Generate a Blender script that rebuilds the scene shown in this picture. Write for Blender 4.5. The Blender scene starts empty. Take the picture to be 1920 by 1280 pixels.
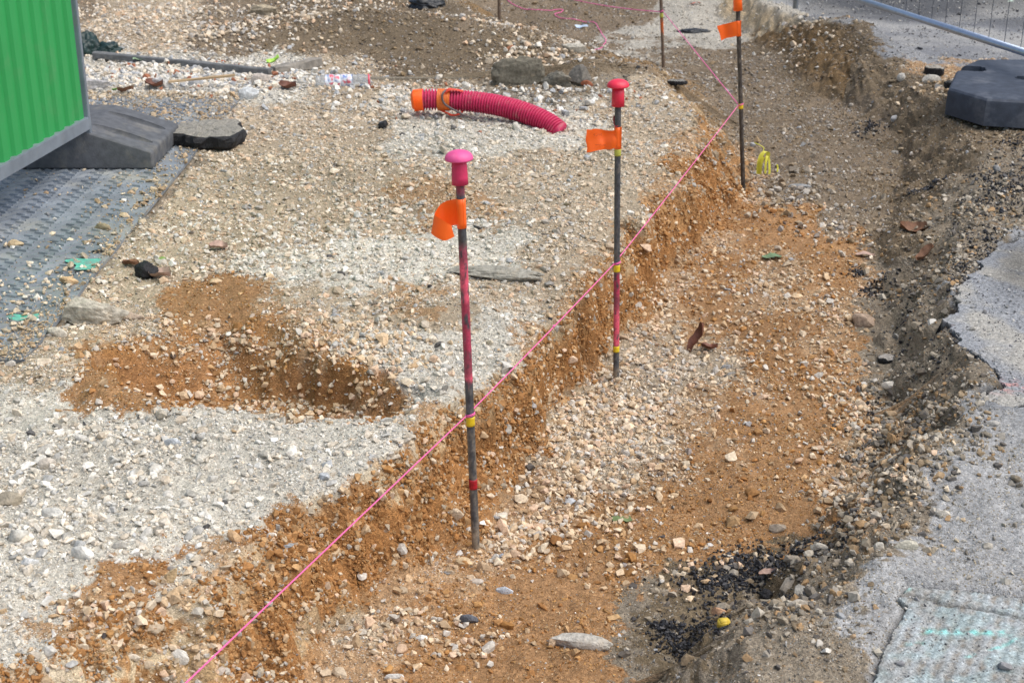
import bpy, bmesh, math, random
import numpy as np
from mathutils import Vector, Matrix, noise as mnoise
from math import sin, cos, pi, radians
random.seed(7); RNG = np.random.default_rng(7)
SC = bpy.context.scene; COL = SC.collection
# ---------------------------------------------------------------- camera numbers
H = 1.9; PITCH = radians(22); F = 1920 * 50 / 36.0; CP, SP = cos(PITCH), sin(PITCH)
def P(px, py, z=0.27):
    a = PITCH + math.atan((py - 640) / F)
    y = (H - z) / math.tan(a); d = y * CP + (H - z) * SP
    return Vector(((px - 960) / F * d, y, z))
def ZY(py, y): return H - y * math.tan(PITCH + math.atan((py - 640) / F))
def PY(px, py, y):
    z = ZY(py, y); d = y * CP + (H - z) * SP
    return Vector(((px - 960) / F * d, y, z))
def project(x, y, z):
    d = np.maximum(y * CP + (H - z) * SP, .4)
    v = (H - z) * CP - y * SP
    return 960 + F * x / d, 640 + F * v / d, d
# ---------------------------------------------------------------- noise
def perlin(x, y, seed=0):
    r = np.random.default_rng(seed + 100); p = r.permutation(256); p = np.concatenate([p, p])
    ang = r.random(256) * 2 * pi; gx, gy = np.cos(ang), np.sin(ang)
    xi = np.floor(x).astype(np.int64); yi = np.floor(y).astype(np.int64)
    xf = x - xi; yf = y - yi; xi &= 255; yi &= 255
    u = xf * xf * xf * (xf * (xf * 6 - 15) + 10); v = yf * yf * yf * (yf * (yf * 6 - 15) + 10)
    def g(ix, iy, dx, dy):
        h = p[p[ix & 255] + (iy & 255)]; return gx[h] * dx + gy[h] * dy
    a = g(xi, yi, xf, yf); b = g(xi + 1, yi, xf - 1, yf); c = g(xi, yi + 1, xf, yf - 1); d = g(xi + 1, yi + 1, xf - 1, yf - 1)
    return ((a + u * (b - a)) * (1 - v) + (c + u * (d - c)) * v) * 1.5
def fbm(x, y, f, octv=4, seed=0, gain=.5):
    s = 0; a = 1.0
    for o in range(octv):
        s = s + a * perlin(x * f, y * f, seed + o * 7); f *= 2.03; a *= gain
    return s
def sst(a, b, x):
    t = np.clip((x - a) / (b - a), 0, 1); return t * t * (3 - 2 * t)
def sdist(x, y, poly):
    """signed distance to polygon, negative inside"""
    d = np.full(x.shape, 1e9); ins = np.zeros(x.shape, bool); n = len(poly)
    for i in range(n):
        ax, ay = poly[i]; bx, by = poly[(i + 1) % n]; ex, ey = bx - ax, by - ay
        wx, wy = x - ax, y - ay
        t = np.clip((wx * ex + wy * ey) / (ex * ex + ey * ey + 1e-12), 0, 1)
        d = np.minimum(d, (wx - ex * t) ** 2 + (wy - ey * t) ** 2)
        if ay != by:
            c = (ay > y) != (by > y)
            ins ^= c & (x < (bx - ax) * (y - ay) / (by - ay) + ax)
    return np.where(ins, -1, 1) * np.sqrt(d)
def poly(pts, z): return [tuple(P(a, b, z)[:2]) for a, b in pts]
# ---------------------------------------------------------------- terrain layout (unprojected outlines, metres)
ZL, ZR = .27, .20
footL = [(150,1560),(330,1400),(520,1300),(605,1215),(700,1135),(810,1070),(890,1012),(960,930),(1010,850),(1035,770),(1090,700),(1150,650),(1205,570),(1262,490),(1330,420),(1392,365),(1405,330),(1392,290),(1370,240),(1340,205),(1300,170)]
footT = [(1240,135),(1130,105),(1000,75),(900,35),(840,-20),(830,-60),(1330,-60),(1345,40)]
footR = [(1410,100),(1480,165),(1560,210),(1640,240),(1690,270),(1690,330),(1665,400),(1650,480),(1650,560),(1640,640),(1660,700),(1690,770),(1670,850),(1620,930),(1560,1010),(1480,1060),(1400,1130),(1300,1200),(1220,1290),(1150,1400),(1080,1560)]
FOOT = poly(footL, 0) + poly(footT, .05) + poly(footR, 0)
crL = [(-200,1500),(-60,1330),(40,1250),(150,1160),(330,1065),(560,960),(640,918),(730,862),(775,822),(820,775),(872,730),(930,672),(1000,606),(1060,552),(1122,490),(1165,430),(1215,378),(1270,335),(1300,290),(1285,230),(1250,185),(1190,150)]
crT = [(1080,135),(960,100),(860,50),(800,-20),(780,-70)]
crR = [(1400,-70),(1425,25),(1500,42),(1600,85),(1700,150),(1780,215),(1830,290),(1840,370),(1800,440),(1775,530),(1778,600),(1830,660),(1852,720),(1780,770),(1710,860),(1660,960),(1610,1050),(1530,1150),(1430,1230),(1390,1300),(1340,1420),(1300,1560)]
CREST = poly(crL, ZL) + poly(crT, .15) + poly(crR, ZR)
PIT = poly([(150,700),(190,650),(290,610),(320,570),(430,540),(540,560),(575,640),(680,690),(750,715),(785,765),(750,797),(600,790),(430,785),(300,768),(200,745)], ZL)
SLAB_A = poly([(1870,465),(1800,540),(1776,600),(1800,640),(1868,690),(1884,722),(1838,737),(1880,760),(2500,800),(2600,440),(1930,440)], ZR)
SLAB_B = poly([(1590,1345),(1640,1270),(1650,1232),(1668,1190),(1700,1135),(1682,1120),(1702,1100),(1800,1106),(1930,1124),(2700,1150),(2700,1480),(1500,1480)], ZR)
SLAB_C = poly([(1395,-75),(1440,15),(1560,55),(1690,100),(1800,112),(1960,116),(2600,120),(2600,-75)], ZR)
MOUNDS = [(850,600,.27,.20,.16,.05),(690,80,.27,.9,.40,.19),(1095,150,.25,.22,.2,.09),(1240,165,.2,.22,.16,.07),(560,890,.27,.5,.14,.02),
          (1000,430,.27,.35,.3,.03),(1180,300,.27,.25,.2,.04),(1810,170,.2,.3,.3,.03),(1560,75,.2,.7,.35,.07),(300,60,.27,.7,.5,.05),(420,850,.27,.7,.10,.03),(60,760,.27,.4,.2,.02),(640,640,.27,.25,.15,.035),(893,1040,0,.03,.03,.012),(1155,716,0,.03,.03,.012),(1393,333,0,.04,.04,.012),(120,1010,.27,.25,.15,.02),(760,330,.27,.35,.3,.03),(480,380,.27,.4,.3,-.03),(1010,520,.27,.2,.15,.025),
          (640,180,.27,.4,.2,.03),(1640,1060,.2,.12,.18,.03),(1560,1200,.2,.12,.1,.02),(1820,900,.2,.3,.2,.02),(880,90,.27,.4,.3,.05)]
MOUNDS = [(*P(a, b, z)[:2], rx, ry, dz) for a, b, z, rx, ry, dz in MOUNDS]
def terrain(x, y, fine=True):
    near = (y < 22) & (np.abs(x) < 14)
    n1 = fbm(x, y, 3.2, 3, 1); n2 = fbm(x, y, 3.2, 3, 2); n3 = perlin(x * 17, y * 17, 3); n4 = perlin(x * 17, y * 17, 4)
    n5 = perlin(x * 9, y * 9, 5); n6 = np.abs(perlin(x * 7, y * 7, 6))
    wx = x + .06 * n1 + .004 * n3 + .030 * n5 - .045 * n6; wy = y + .065 * n2 + .004 * n4
    df = sdist(wx, wy, FOOT); dc = sdist(wx, wy, CREST)
    t = np.where(df < 0, 0, np.where(dc > 0, 1, df / (df - dc + 1e-6)))
    t = t ** .9; ts = .35 * t + .65 * sst(0, 1, t); tl = t
    # right bank slumps more than the dug left face
    right = sst(-.1, .35, x - (.36 * (y - 3.2) - .1 + .35))
    top = ZL + (ZR - ZL) * right; ts = ts * (1 - right) + right * tl ** .95
    bot = .055 * sst(7.0, 9.3, y) + .012 * fbm(x, y, 1.3, 2, 9)
    lv = sst(11.0, 12.4, y); top = top * (1 - lv) + .165 * lv; bot = bot * (1 - lv) + .165 * lv; zb = bot + (top - bot) * ts
    for mx, my, rx, ry, dz in MOUNDS:
        zb = zb + dz * np.exp(-((x - mx) / rx) ** 2 - ((y - my) / ry) ** 2)
    dp = sdist(wx, wy, PIT)
    ramp = np.clip(1 - .75 * (y - 3.95) / .55, .18, 1)
    fr = 1 - sst(3.75, 4.3, y); wdt = .05 * fr + 0.46 * (1 - fr) + .14 * sst(-.55, -.28, x)
    zb = zb - (.165 - .065 * sst(-.8, -.4, x)) * ramp * sst(0, 1, -dp / wdt)
    zb = zb + .030 * np.exp(-((dp - .05) / .09) ** 2) * (1 - sst(3.7, 3.9, y))
    da = np.minimum(sdist(x, y, SLAB_A), np.minimum(sdist(x, y, SLAB_B), sdist(x, y, SLAB_C)))
    under = sst(.03, -.02, da)
    flat = (np.abs(top - ZR) < .02)
    zb = zb * (1 - under) + (ZR - .03) * under
    matm = sst(.03, -.03, np.maximum(np.abs(x + 2.7) - 1.25, np.abs(y - 5.7) - 1.85))
    zb = zb * (1 - matm) + .262 * matm
    wall = np.clip(4 * t * (1 - t), 0, 1) * near
    z = zb + near * 0.0
    rough = (1 - under) * (1 - .9 * matm); wall = wall * (1 - .55 * right)
    z = z + rough * (.017 * fbm(x, y, 2.2, 2, 21) + .007 * fbm(x + zb, y - zb, 9, 2, 22) * (1 + 2.2 * wall))
    if fine:
        x, y = x + 1.0 * zb, y - .9 * zb
        a = fbm(x, y, 24, 2, 31); b = np.abs(perlin(x * 40, y * 40, 41)); c = np.abs(perlin(x * 95, y * 95, 42))
        z = z + rough * ((.0035 + .007 * wall) * a + .003 * (1 - wall) * (.4 - b) + .008 * wall * (.35 - np.abs(perlin(x * 20, y * 20, 43))) + .0015 * (1 - wall) * (.35 - c))
    return z, zb, wall, under, matm
def Zat(x, y): return float(terrain(np.array([float(x)]), np.array([float(y)]))[0][0])
def G(px, py, z0=.27):
    """point of the terrain seen at this place of the plan"""
    p = P(px, py, z0)
    for _ in range(12):
        z = Zat(p.x, p.y); q = P(px, py, z); p = (p + q) / 2
    p.z = Zat(p.x, p.y); return p
# ---------------------------------------------------------------- ground cover map (plan of soil kinds over the visible plot)
MAP = """ttttbbbbttddddddddtttttttlllllllaaaaaaaa
ttttbbbtttdddddddddddtttllllldddddaaaaaa
wwwwwwwwwwwwbbbdddddddddttttttdddddmmmmm
wwwwwwwwwwwwbbbbbbggggggbbtttttdddddddgg
ggggggbbbbbbbbbwwwwwwwwbbbbttttttttddddd
gggggggbbbbbbbbwwwwwwwwbbbmmtttttttddddd
ggggggggbbbbbbbbbbbbbbbbbbccmttttttdddgg
gggggggbbbbbbbbmmmmbbbbbbmmccmttttdddggg
ggggggbbbbbbbbbbmmmmbbbbbmmccccctttdgggg
gggggbbbbbbbbwwwwwwwwbbbmccmmcccccddggga
ggggbbbbbwwwwwwwwwwwbbbmccmccmmccmggggaa
ggbbbbbcccmbbbbmmbbbbbmcccmccmmmcmgggaaa
gbbbbbmccccmmbbbbbwwwbmccmmcccccmmgggaaa
bbbbmmmmmmmmmwwwwwwwmmccbbbbmccmmcggggaa
bbbcccmmmmccmccwwwwwmccbbbbbbccccmggggga
wwwccccccmmmcccmwwmmccbbbbbmcmccccggggsa
wwwwwwwwwwwwwwwwmmcccbbbbbmmcccccmmgggss
wwwwwwwwwwwwwwwwmccccbbbbbmcmccccmmggsss
wwwwwwwwwwwwwwwcccccbbbbbmmcccccmmggssss
wwwwwwwwwwwwwcccccccmmmccccccccccmggssss
wwwwwwwwwwwccccccccmmmccccccccccmmggssss
wwwwwwcwmcccccccccmmccccccccckkkgggsssss
wwwcccwmmmcccccmmmcccccccckkkkkgggssssss
wwwmccwwmmcccmmmcccccccccgkkkgggggssssss
wmmcmmmbmmccbbbmmccccccccgkkgggggsssssss
wwccmwwbmmccmmmmccccccccgkkkggggggssssss
cwwwwmbbmmccmmmmccccccccggkggggggsssssss""".split()
KEYS = "wbmctdgkslaM"
SOIL = dict(w=(.52,.49,.415), b=(.38,.31,.22), m=(.365,.235,.13), c=(.32,.183,.088), t=(.215,.167,.115), d=(.172,.133,.088),
            g=(.225,.188,.14), k=(.15,.115,.072), s=(.315,.315,.31), l=(.42,.39,.33), a=(.27,.275,.28), M=(.1,.1,.1))
DENS = dict(w=(1,.95,1.3), b=(1,.85,1.1), m=(.85,.6,.7), c=(.6,.24,.3), t=(.75,.32,.4), d=(.75,.28,.35), g=(.75,.3,.35), k=(.4,.2,.3), s=(.35,.05,.08), l=(.45,.2,.2), a=(.22,.012,.02), M=(.012,.02,.0))
PAL = dict(
 w=[(.68,.655,.59),(.58,.57,.53),(.76,.74,.69),(.46,.455,.43),(.60,.53,.43),(.69,.62,.52),(.63,.59,.51)],
 b=[(.62,.51,.38),(.65,.57,.46),(.53,.44,.32),(.68,.65,.58),(.45,.43,.40),(.58,.42,.29),(.62,.54,.43)],
 m=[(.59,.46,.31),(.64,.53,.39),(.52,.39,.25),(.58,.50,.38),(.46,.33,.20),(.52,.49,.44),(.62,.46,.33)],
 c=[(.42,.24,.095),(.50,.33,.17),(.38,.19,.06),(.55,.42,.27),(.40,.22,.08),(.36,.17,.055)],
 t=[(.28,.22,.15),(.38,.33,.26),(.25,.185,.11),(.46,.43,.38),(.30,.27,.24)],
 d=[(.26,.19,.11),(.36,.29,.20),(.22,.16,.10),(.42,.36,.28),(.30,.26,.22)],
 g=[(.30,.26,.20),(.40,.36,.30),(.20,.18,.15),(.26,.20,.13),(.46,.42,.35),(.14,.13,.12),(.36,.24,.13)],
 k=[(.30,.27,.22),(.16,.14,.12),(.40,.36,.30),(.05,.05,.055)],
 s=[(.38,.35,.29),(.46,.43,.37),(.28,.25,.20),(.36,.31,.22)],
 l=[(.50,.47,.41),(.60,.57,.50),(.38,.35,.30)],
 a=[(.34,.35,.36),(.22,.22,.23),(.44,.43,.40),(.1,.1,.11)],
 M=[(.50,.40,.27),(.58,.50,.38),(.44,.32,.2)])
GRID = np.array([[KEYS.index(c) for c in r.ljust(40, r[-1])[:40]] for r in MAP])
SOILC = np.array([SOIL[k] for k in KEYS])[GRID]
def soil_warp(x, y, zb, d):
    xs_, ys_ = x + 1.0 * zb, y - .9 * zb; sc = 3.6 / d; lo = np.clip((d - 4) / 5, .45, 1)
    return 46 * fbm(xs_, ys_, 5, 3, 51) * sc + 60 * lo * fbm(xs_, ys_, 1.4, 4, 55), 40 * fbm(xs_, ys_, 5, 3, 52) * sc + 30 * lo * fbm(xs_, ys_, 1.1, 4, 56)
def soil_colour(x, y, zb):
    px, py, d = project(x, y, zb)
    wxp, wyp = soil_warp(x, y, zb, d); xs_, ys_ = x + 1.0 * zb, y - .9 * zb; n2 = fbm(xs_, ys_, 24, 2, 53); m2 = fbm(xs_, ys_, 24, 2, 54)
    sc = 3.6 / d
    gx = np.clip((px + wxp + 36 * n2 * sc) / 48 - .5, 0, 38.999); gy = np.clip((py + wyp + 28 * m2 * sc) / 48 - .5, 0, 25.999)
    i = gx.astype(int); j = gy.astype(int); fx = sst(.36, .64, gx - i)[:, None]; fy = sst(.36, .64, gy - j)[:, None]
    return (SOILC[j, i] * (1 - fx) + SOILC[j, i + 1] * fx) * (1 - fy) + (SOILC[j + 1, i] * (1 - fx) + SOILC[j + 1, i + 1] * fx) * fy
# ---------------------------------------------------------------- materials
def new_mat(name):
    m = bpy.data.materials.new(name); m.use_nodes = True; nt = m.node_tree
    return m, nt, nt.nodes['Principled BSDF']
def N(nt, t, **kw):
    n = nt.nodes.new(t)
    for k, v in kw.items():
        if k in n.inputs.keys(): n.inputs[k].default_value = v
        else: setattr(n, k, v)
    return n
def L(nt, a, b): nt.links.new(a, b)
def mix_mult(nt, ca, cb, fac=1.0, mode='MULTIPLY'):
    n = nt.nodes.new('ShaderNodeMix'); n.data_type = 'RGBA'; n.blend_type = mode; n.inputs[0].default_value = fac
    L(nt, ca, n.inputs[6]); L(nt, cb, n.inputs[7]); return n.outputs[2]
def ramp(nt, src, stops):
    r = nt.nodes.new('ShaderNodeValToRGB'); e = r.color_ramp.elements
    e[0].position, e[0].color = stops[0][0], (*stops[0][1], 1); e[1].position, e[1].color = stops[-1][0], (*stops[-1][1], 1)
    for p, c in stops[1:-1]:
        k = e.new(p); k.color = (*c, 1)
    L(nt, src, r.inputs[0]); return r.outputs[0]
def g3(v): return (v, v, v)
def soil_material(name, grain=330, rough=.95, bump=.6, lo=.72, hi=1.25):
    m, nt, b = new_mat(name); b.inputs['Roughness'].default_value = rough; b.inputs['Specular IOR Level'].default_value = .15
    at = N(nt, 'ShaderNodeAttribute', attribute_name='col'); tc = N(nt, 'ShaderNodeTexCoord')
    v1 = N(nt, 'ShaderNodeTexVoronoi', Scale=grain); v2 = N(nt, 'ShaderNodeTexVoronoi', Scale=grain * .42); nz = N(nt, 'ShaderNodeTexNoise', Scale=60.0, Detail=6.0)
    for v in (v1, v2, nz): L(nt, tc.outputs['Object'], v.inputs['Vector'])
    s1 = N(nt, 'ShaderNodeSeparateColor'); L(nt, v1.outputs['Color'], s1.inputs[0])
    s2 = N(nt, 'ShaderNodeSeparateColor'); L(nt, v2.outputs['Color'], s2.inputs[0])
    r1 = ramp(nt, s1.outputs[0], [(0, g3(lo)), (.5, g3(1.0)), (1, g3(hi))])
    r2 = ramp(nt, s2.outputs[1], [(0, g3(lo + .12)), (.6, g3(1.0)), (1, g3(hi))])
    r3 = ramp(nt, nz.outputs[0], [(.3, g3(.8)), (.7, g3(1.15))])
    c = mix_mult(nt, at.outputs['Color'], r1); c = mix_mult(nt, c, r2); c = mix_mult(nt, c, r3)
    L(nt, c, b.inputs['Base Color'])
    ad = N(nt, 'ShaderNodeMath', operation='ADD'); L(nt, v1.outputs['Distance'], ad.inputs[0]); L(nt, v2.outputs['Distance'], ad.inputs[1])
    bp = N(nt, 'ShaderNodeBump', Strength=bump, Distance=.004); bp.invert = True
    L(nt, ad.outputs[0], bp.inputs['Height']); L(nt, bp.outputs[0], b.inputs['Normal'])
    return m
def stone_material(name, rough=.85, tint=1.0, spec=.25):
    m, nt, b = new_mat(name); b.inputs['Roughness'].default_value = rough; b.inputs['Specular IOR Level'].default_value = spec
    at = N(nt, 'ShaderNodeAttribute', attribute_name='col'); tc = N(nt, 'ShaderNodeTexCoord')
    nz = N(nt, 'ShaderNodeTexNoise', Scale=160.0, Detail=5.0); n2 = N(nt, 'ShaderNodeTexNoise', Scale=38.0, Detail=4.0)
    for v in (nz, n2): L(nt, tc.outputs['Object'], v.inputs['Vector'])
    r = ramp(nt, nz.outputs[0], [(.3, g3(.72)), (.7, g3(1.18))]); r2 = ramp(nt, n2.outputs[0], [(.3, (.82,.78,.72)), (.7, (1.1,1.1,1.1))])
    c = mix_mult(nt, at.outputs['Color'], r); c = mix_mult(nt, c, r2); L(nt, c, b.inputs['Base Color'])
    bp = N(nt, 'ShaderNodeBump', Strength=.35, Distance=.003); L(nt, nz.outputs[0], bp.inputs['Height']); L(nt, bp.outputs[0], b.inputs['Normal'])
    return m
def plain(name, col, rough=.6, metal=0., var=.15, scale=30., bump=.0, dirt=None, dirt_amt=.5, spec=.5, dscale=9., bscale=None, stretch=None):
    m, nt, b = new_mat(name)
    b.inputs['Roughness'].default_value = rough; b.inputs['Metallic'].default_value = metal; b.inputs['Specular IOR Level'].default_value = spec
    tc = N(nt, 'ShaderNodeTexCoord'); mp = N(nt, 'ShaderNodeMapping'); L(nt, tc.outputs['Object'], mp.inputs[0])
    if stretch: mp.inputs['Scale'].default_value = stretch
    nz = N(nt, 'ShaderNodeTexNoise', Scale=scale, Detail=6.0); L(nt, mp.outputs[0], nz.inputs['Vector'])
    lo = tuple(c * (1 - var) for c in col); hi = tuple(min(1, c * (1 + var)) for c in col)
    c = ramp(nt, nz.outputs[0], [(.3, lo), (.7, hi)])
    if dirt:
        n2 = N(nt, 'ShaderNodeTexNoise', Scale=dscale, Detail=8.0, Roughness=.65); L(nt, mp.outputs[0], n2.inputs['Vector'])
        f = ramp(nt, n2.outputs[0], [(.62 - .25 * dirt_amt, g3(0)), (.78 - .1 * dirt_amt, g3(min(1, .4 + dirt_amt)))])
        mx = nt.nodes.new('ShaderNodeMix'); mx.data_type = 'RGBA'; L(nt, f, mx.inputs[0]); L(nt, c, mx.inputs[6]); mx.inputs[7].default_value = (*dirt, 1); c = mx.outputs[2]
    L(nt, c, b.inputs['Base Color'])
    if bump:
        n3 = N(nt, 'ShaderNodeTexNoise', Scale=bscale or scale * 3, Detail=5.0); L(nt, tc.outputs['Object'], n3.inputs['Vector'])
        bp = N(nt, 'ShaderNodeBump', Strength=bump, Distance=.004); L(nt, n3.outputs[0], bp.inputs['Height']); L(nt, bp.outputs[0], b.inputs['Normal'])
    return m
# ---------------------------------------------------------------- mesh from arrays
def np_mesh(name, co, faces, col=None, mat=None, smooth=False):
    """faces: list of int arrays (n,k)"""
    me = bpy.data.meshes.new(name); me.vertices.add(len(co)); me.vertices.foreach_set('co', np.ascontiguousarray(co, dtype=np.float32).ravel())
    li = np.concatenate([f.ravel() for f in faces]).astype(np.int32)
    tot = np.concatenate([np.full(len(f), f.shape[1]) for f in faces]); st = np.concatenate([[0], np.cumsum(tot)[:-1]]).astype(np.int32)
    me.loops.add(len(li)); me.loops.foreach_set('vertex_index', li)
    me.polygons.add(len(tot)); me.polygons.foreach_set('loop_start', st)
    me.update(calc_edges=True)
    me.polygons.foreach_set('use_smooth', np.full(len(tot), smooth))
    if col is not None:
        ca = me.color_attributes.new('col', 'FLOAT_COLOR', 'POINT')
        c4 = np.ones((len(co), 4), np.float32); c4[:, :3] = np.clip(col, 0, 1); ca.data.foreach_set('color', c4.ravel())
    if mat: me.materials.append(mat)
    o = bpy.data.objects.new(name, me); COL.objects.link(o); return o
def grid_faces(nx, ny):
    i = np.arange(nx - 1)[None, :] + np.arange(ny - 1)[:, None] * nx; i = i.ravel()
    return np.stack([i, i + 1, i + nx + 1, i + nx], 1)
M_SOIL = soil_material('soil'); M_STONE = stone_material('gravel_stone')
# ---------------------------------------------------------------- ground
QUAL = 1.0
NX, NY = int(1650 * QUAL), int(1450 * QUAL); Y0, Y1 = 1.7, 15.0
def WID(y): return .46 * np.maximum(y, Y0) + .55
u = np.concatenate([[-60, -25, -10, -5, -2.6, -1.6], np.linspace(-1.18, 1.18, NX), [1.6, 2.6, 5, 10, 25, 60]])
yy = np.concatenate([[-40, -15, -5, -1, .6, 1.3], Y0 * (Y1 / Y0) ** np.linspace(0, 1, NY), [15.8, 17.5, 21, 30, 50, 90, 200, 400]])
UU, YY = np.meshgrid(u, yy); gy = YY.ravel()
cA = np.array(poly(footL[2:-1], 0) + poly(crL[3:-3], ZL)); cA = cA[np.argsort(cA[:, 1])]; cB = np.array(poly(footR[3:-1], 0) + poly(crR[3:-1], ZR)); cB = cB[np.argsort(cB[:, 1])]
us = np.linspace(-1.18, 1.18, 500); XX = np.empty(UU.shape)
for j, yv in enumerate(yy):
    W_ = WID(yv); XX[j] = u * W_
    dl = lambda c, w_: np.exp(-((us * W_ - np.interp(yv, c[:, 0 + 1], c[:, 0])) / w_) ** 4)
    den = 1 + (6 * dl(cA, .17) + 2.5 * dl(cB, .17)) * (2.0 < yv < 8); cdf = np.concatenate([[0], np.cumsum((den[1:] + den[:-1]) / 2)]); cdf /= cdf[-1]
    XX[j, 6:-6] = np.interp(np.linspace(0, 1, NX), cdf, us) * W_
gx = XX.ravel()
z, zb, wall, under, matm = terrain(gx, gy)
gc = soil_colour(gx, gy, zb)
# crumbly overhang of the dug face
hx, hy = gx + 1.0 * zb, gy - .9 * zb; wl_ = wall * (gy < 9)
ox = wl_ * .012 * fbm(hx, hy, 14, 2, 91); oy = wl_ * .006 * fbm(hx, hy, 16, 2, 93)
pd = sdist(gx + .03 * fbm(gx, gy, 6, 3, 1), gy + .03 * fbm(gx, gy, 6, 3, 2), PIT)
pw = (sst(.0, .03, -pd) * (1 - sst(4.05, 4.3, gy + .16 * fbm(gx, gy, 4, 3, 95))) * sst(-.5, .1, .2 + fbm(gx, gy, 9, 3, 94)))[:, None]; gc = gc * (1 - .85 * pw) + np.array([.30, .145, .05]) * .85 * pw
pz = (sst(.012, -.01, pd) * sst(.245, .215, zb))[:, None]; gc = gc * (1 - .8 * pz) + (np.array([.32, .165, .07]) * (1 + .3 * fbm(gx, gy, 20, 3, 98))[:, None]) * .8 * pz
cru = (sst(.0, .10, wall) * sst(.175, .225, zb + .03 * fbm(hx, hy, 7, 3, 96)) * (gx < .36 * (gy - 3.2)) * (gy < 5.2) * sst(-.35, .1, fbm(hx, hy, 5, 2, 97)))[:, None]
gc = gc * (1 - .6 * cru) + np.array([.46, .41, .31]) * .6 * cru
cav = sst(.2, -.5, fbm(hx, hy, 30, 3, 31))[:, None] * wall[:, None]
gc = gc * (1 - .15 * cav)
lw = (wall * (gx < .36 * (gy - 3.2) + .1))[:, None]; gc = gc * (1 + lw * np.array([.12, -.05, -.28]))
gc = gc * (1 + .10 * fbm(gx, gy, 1.7, 3, 77))[:, None]
gc = gc * (1 + .16 * fbm(gx, gy, .9, 4, 78) + .10 * fbm(gx, gy, 12, 3, 80))[:, None]
slabd = np.minimum(np.abs(sdist(gx, gy, SLAB_A)), np.abs(sdist(gx, gy, SLAB_C)))
gc = gc * (1 - .8 * np.exp(-(slabd / .015) ** 2))[:, None]  # darkness under the slab edges painted into the soil colour
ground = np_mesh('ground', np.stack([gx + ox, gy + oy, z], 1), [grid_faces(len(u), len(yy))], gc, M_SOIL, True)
ground['kind'] = 'structure'
del UU, YY
# ---------------------------------------------------------------- slabs of old road surface
def slab(name, pl, res, pad, colfn, hfn, mat, clip=None, jag=1.0):
    xs = [p[0] for p in pl]; ys = [p[1] for p in pl]
    x0, x1, y0, y1 = min(xs) - pad, max(xs), min(ys) - pad, max(ys) + pad
    if clip: x0, x1, y0, y1 = max(x0, clip[0]), min(x1, clip[1]), max(y0, clip[2]), min(y1, clip[3])
    ax = np.arange(x0, x1, res); ay = np.arange(y0, y1, res * 1.2); X, Y = np.meshgrid(ax, ay); X = X.ravel(); Y = Y.ravel()
    ed = sdist(X + .028 * jag * fbm(X, Y, 9, 4, 61) + .004 * perlin(X * 90, Y * 90, 63), Y + .03 * jag * fbm(X, Y, 9, 4, 62), pl)
    Zs = ZR + hfn(X, Y, ed) - .06 * sst(-.002, .010, ed)
    fa = grid_faces(len(ax), len(ay)); fa = fa[(ed[fa] < .011).any(1)]
    o = np_mesh(name, np.stack([X, Y, Zs], 1), [fa], colfn(X, Y, ed), mat, False)
    o['kind'] = 'structure'; return o
M_ASPH = soil_material('asphalt', grain=420, rough=.9, bump=.35, lo=.7, hi=1.3)
def asph_h(X, Y, ed): return .0015 * fbm(X, Y, 60, 2, 65) + .004 * fbm(X, Y, 2.5, 2, 66)
def asph_c(X, Y, ed):
    n = fbm(X, Y, 4, 4, 67)[:, None]; f = sst(-.2, .5, n)
    c = np.array([.275, .285, .30]) * (1 - f) + np.array([.37, .355, .32]) * f
    px, py, _ = project(X, Y, np.full(X.shape, ZR))
    dk = np.exp(-((px - 1905) / 45) ** 2 - ((py - 500) / 55) ** 2)[:, None]; c = c * (1 - .55 * dk)
    pk = (np.exp(-((px - 1895) / 45) ** 2 - ((py - 724) / 12) ** 2) * sst(-.1, .3, fbm(X, Y, 30, 3, 69)))[:, None]
    c = c * (1 - .6 * pk) + np.array([.62, .25, .22]) * .6 * pk
    e = sst(-.004, .004, ed)[:, None]; return c * (1 - e) + np.array([.018, .018, .02]) * e
def asph_far(X, Y, ed):
    n = fbm(X, Y, 1.2, 4, 68)[:, None]; f = sst(-.4, .5, n); px, py, _ = project(X, Y, np.full(X.shape, ZR))
    c = np.array([.20, .205, .215]) * (1 - f) + np.array([.33, .325, .31]) * f
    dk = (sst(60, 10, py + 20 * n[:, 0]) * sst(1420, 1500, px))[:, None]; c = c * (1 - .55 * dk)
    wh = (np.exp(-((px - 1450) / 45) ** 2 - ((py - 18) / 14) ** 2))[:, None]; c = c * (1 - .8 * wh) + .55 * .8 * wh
    e = sst(-.004, .004, ed)[:, None]; return c * (1 - e) + np.array([.018, .018, .02]) * e
slab('asphalt', SLAB_A, .0045, .05, asph_c, asph_h, M_ASPH, (1.0, 3.6, 2.8, 6.3))
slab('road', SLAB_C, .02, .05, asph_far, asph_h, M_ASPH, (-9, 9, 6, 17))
CR = poly([(1670,1112),(1740,1120),(1780,1133),(1830,1138),(1920,1158),(2100,1180)], ZR)
def crackd(X, Y):
    d = np.full(X.shape, 9.)
    for (ax, ay), (bx, by) in zip(CR[:-1], CR[1:]):
        ex, ey = bx - ax, by - ay; t = np.clip(((X - ax) * ex + (Y - ay) * ey) / (ex * ex + ey * ey), 0, 1)
        d = np.minimum(d, np.hypot(X - ax - ex * t, Y - ay - ey * t))
    return d
def groove(X, Y): return np.sin((X * .88 + Y * -.47) * 2 * pi / .027 + 1.2 * fbm(X, Y, 6, 3, 70))
def conc_h(X, Y, ed):
    return 0.0007 * groove(X, Y) + .001 * fbm(X, Y, 70, 2, 71) - .009 * np.exp(-(crackd(X + .006 * fbm(X, Y, 30, 2, 72), Y + .008 * fbm(X, Y, 20, 2, 72)) / .006) ** 2)
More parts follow.
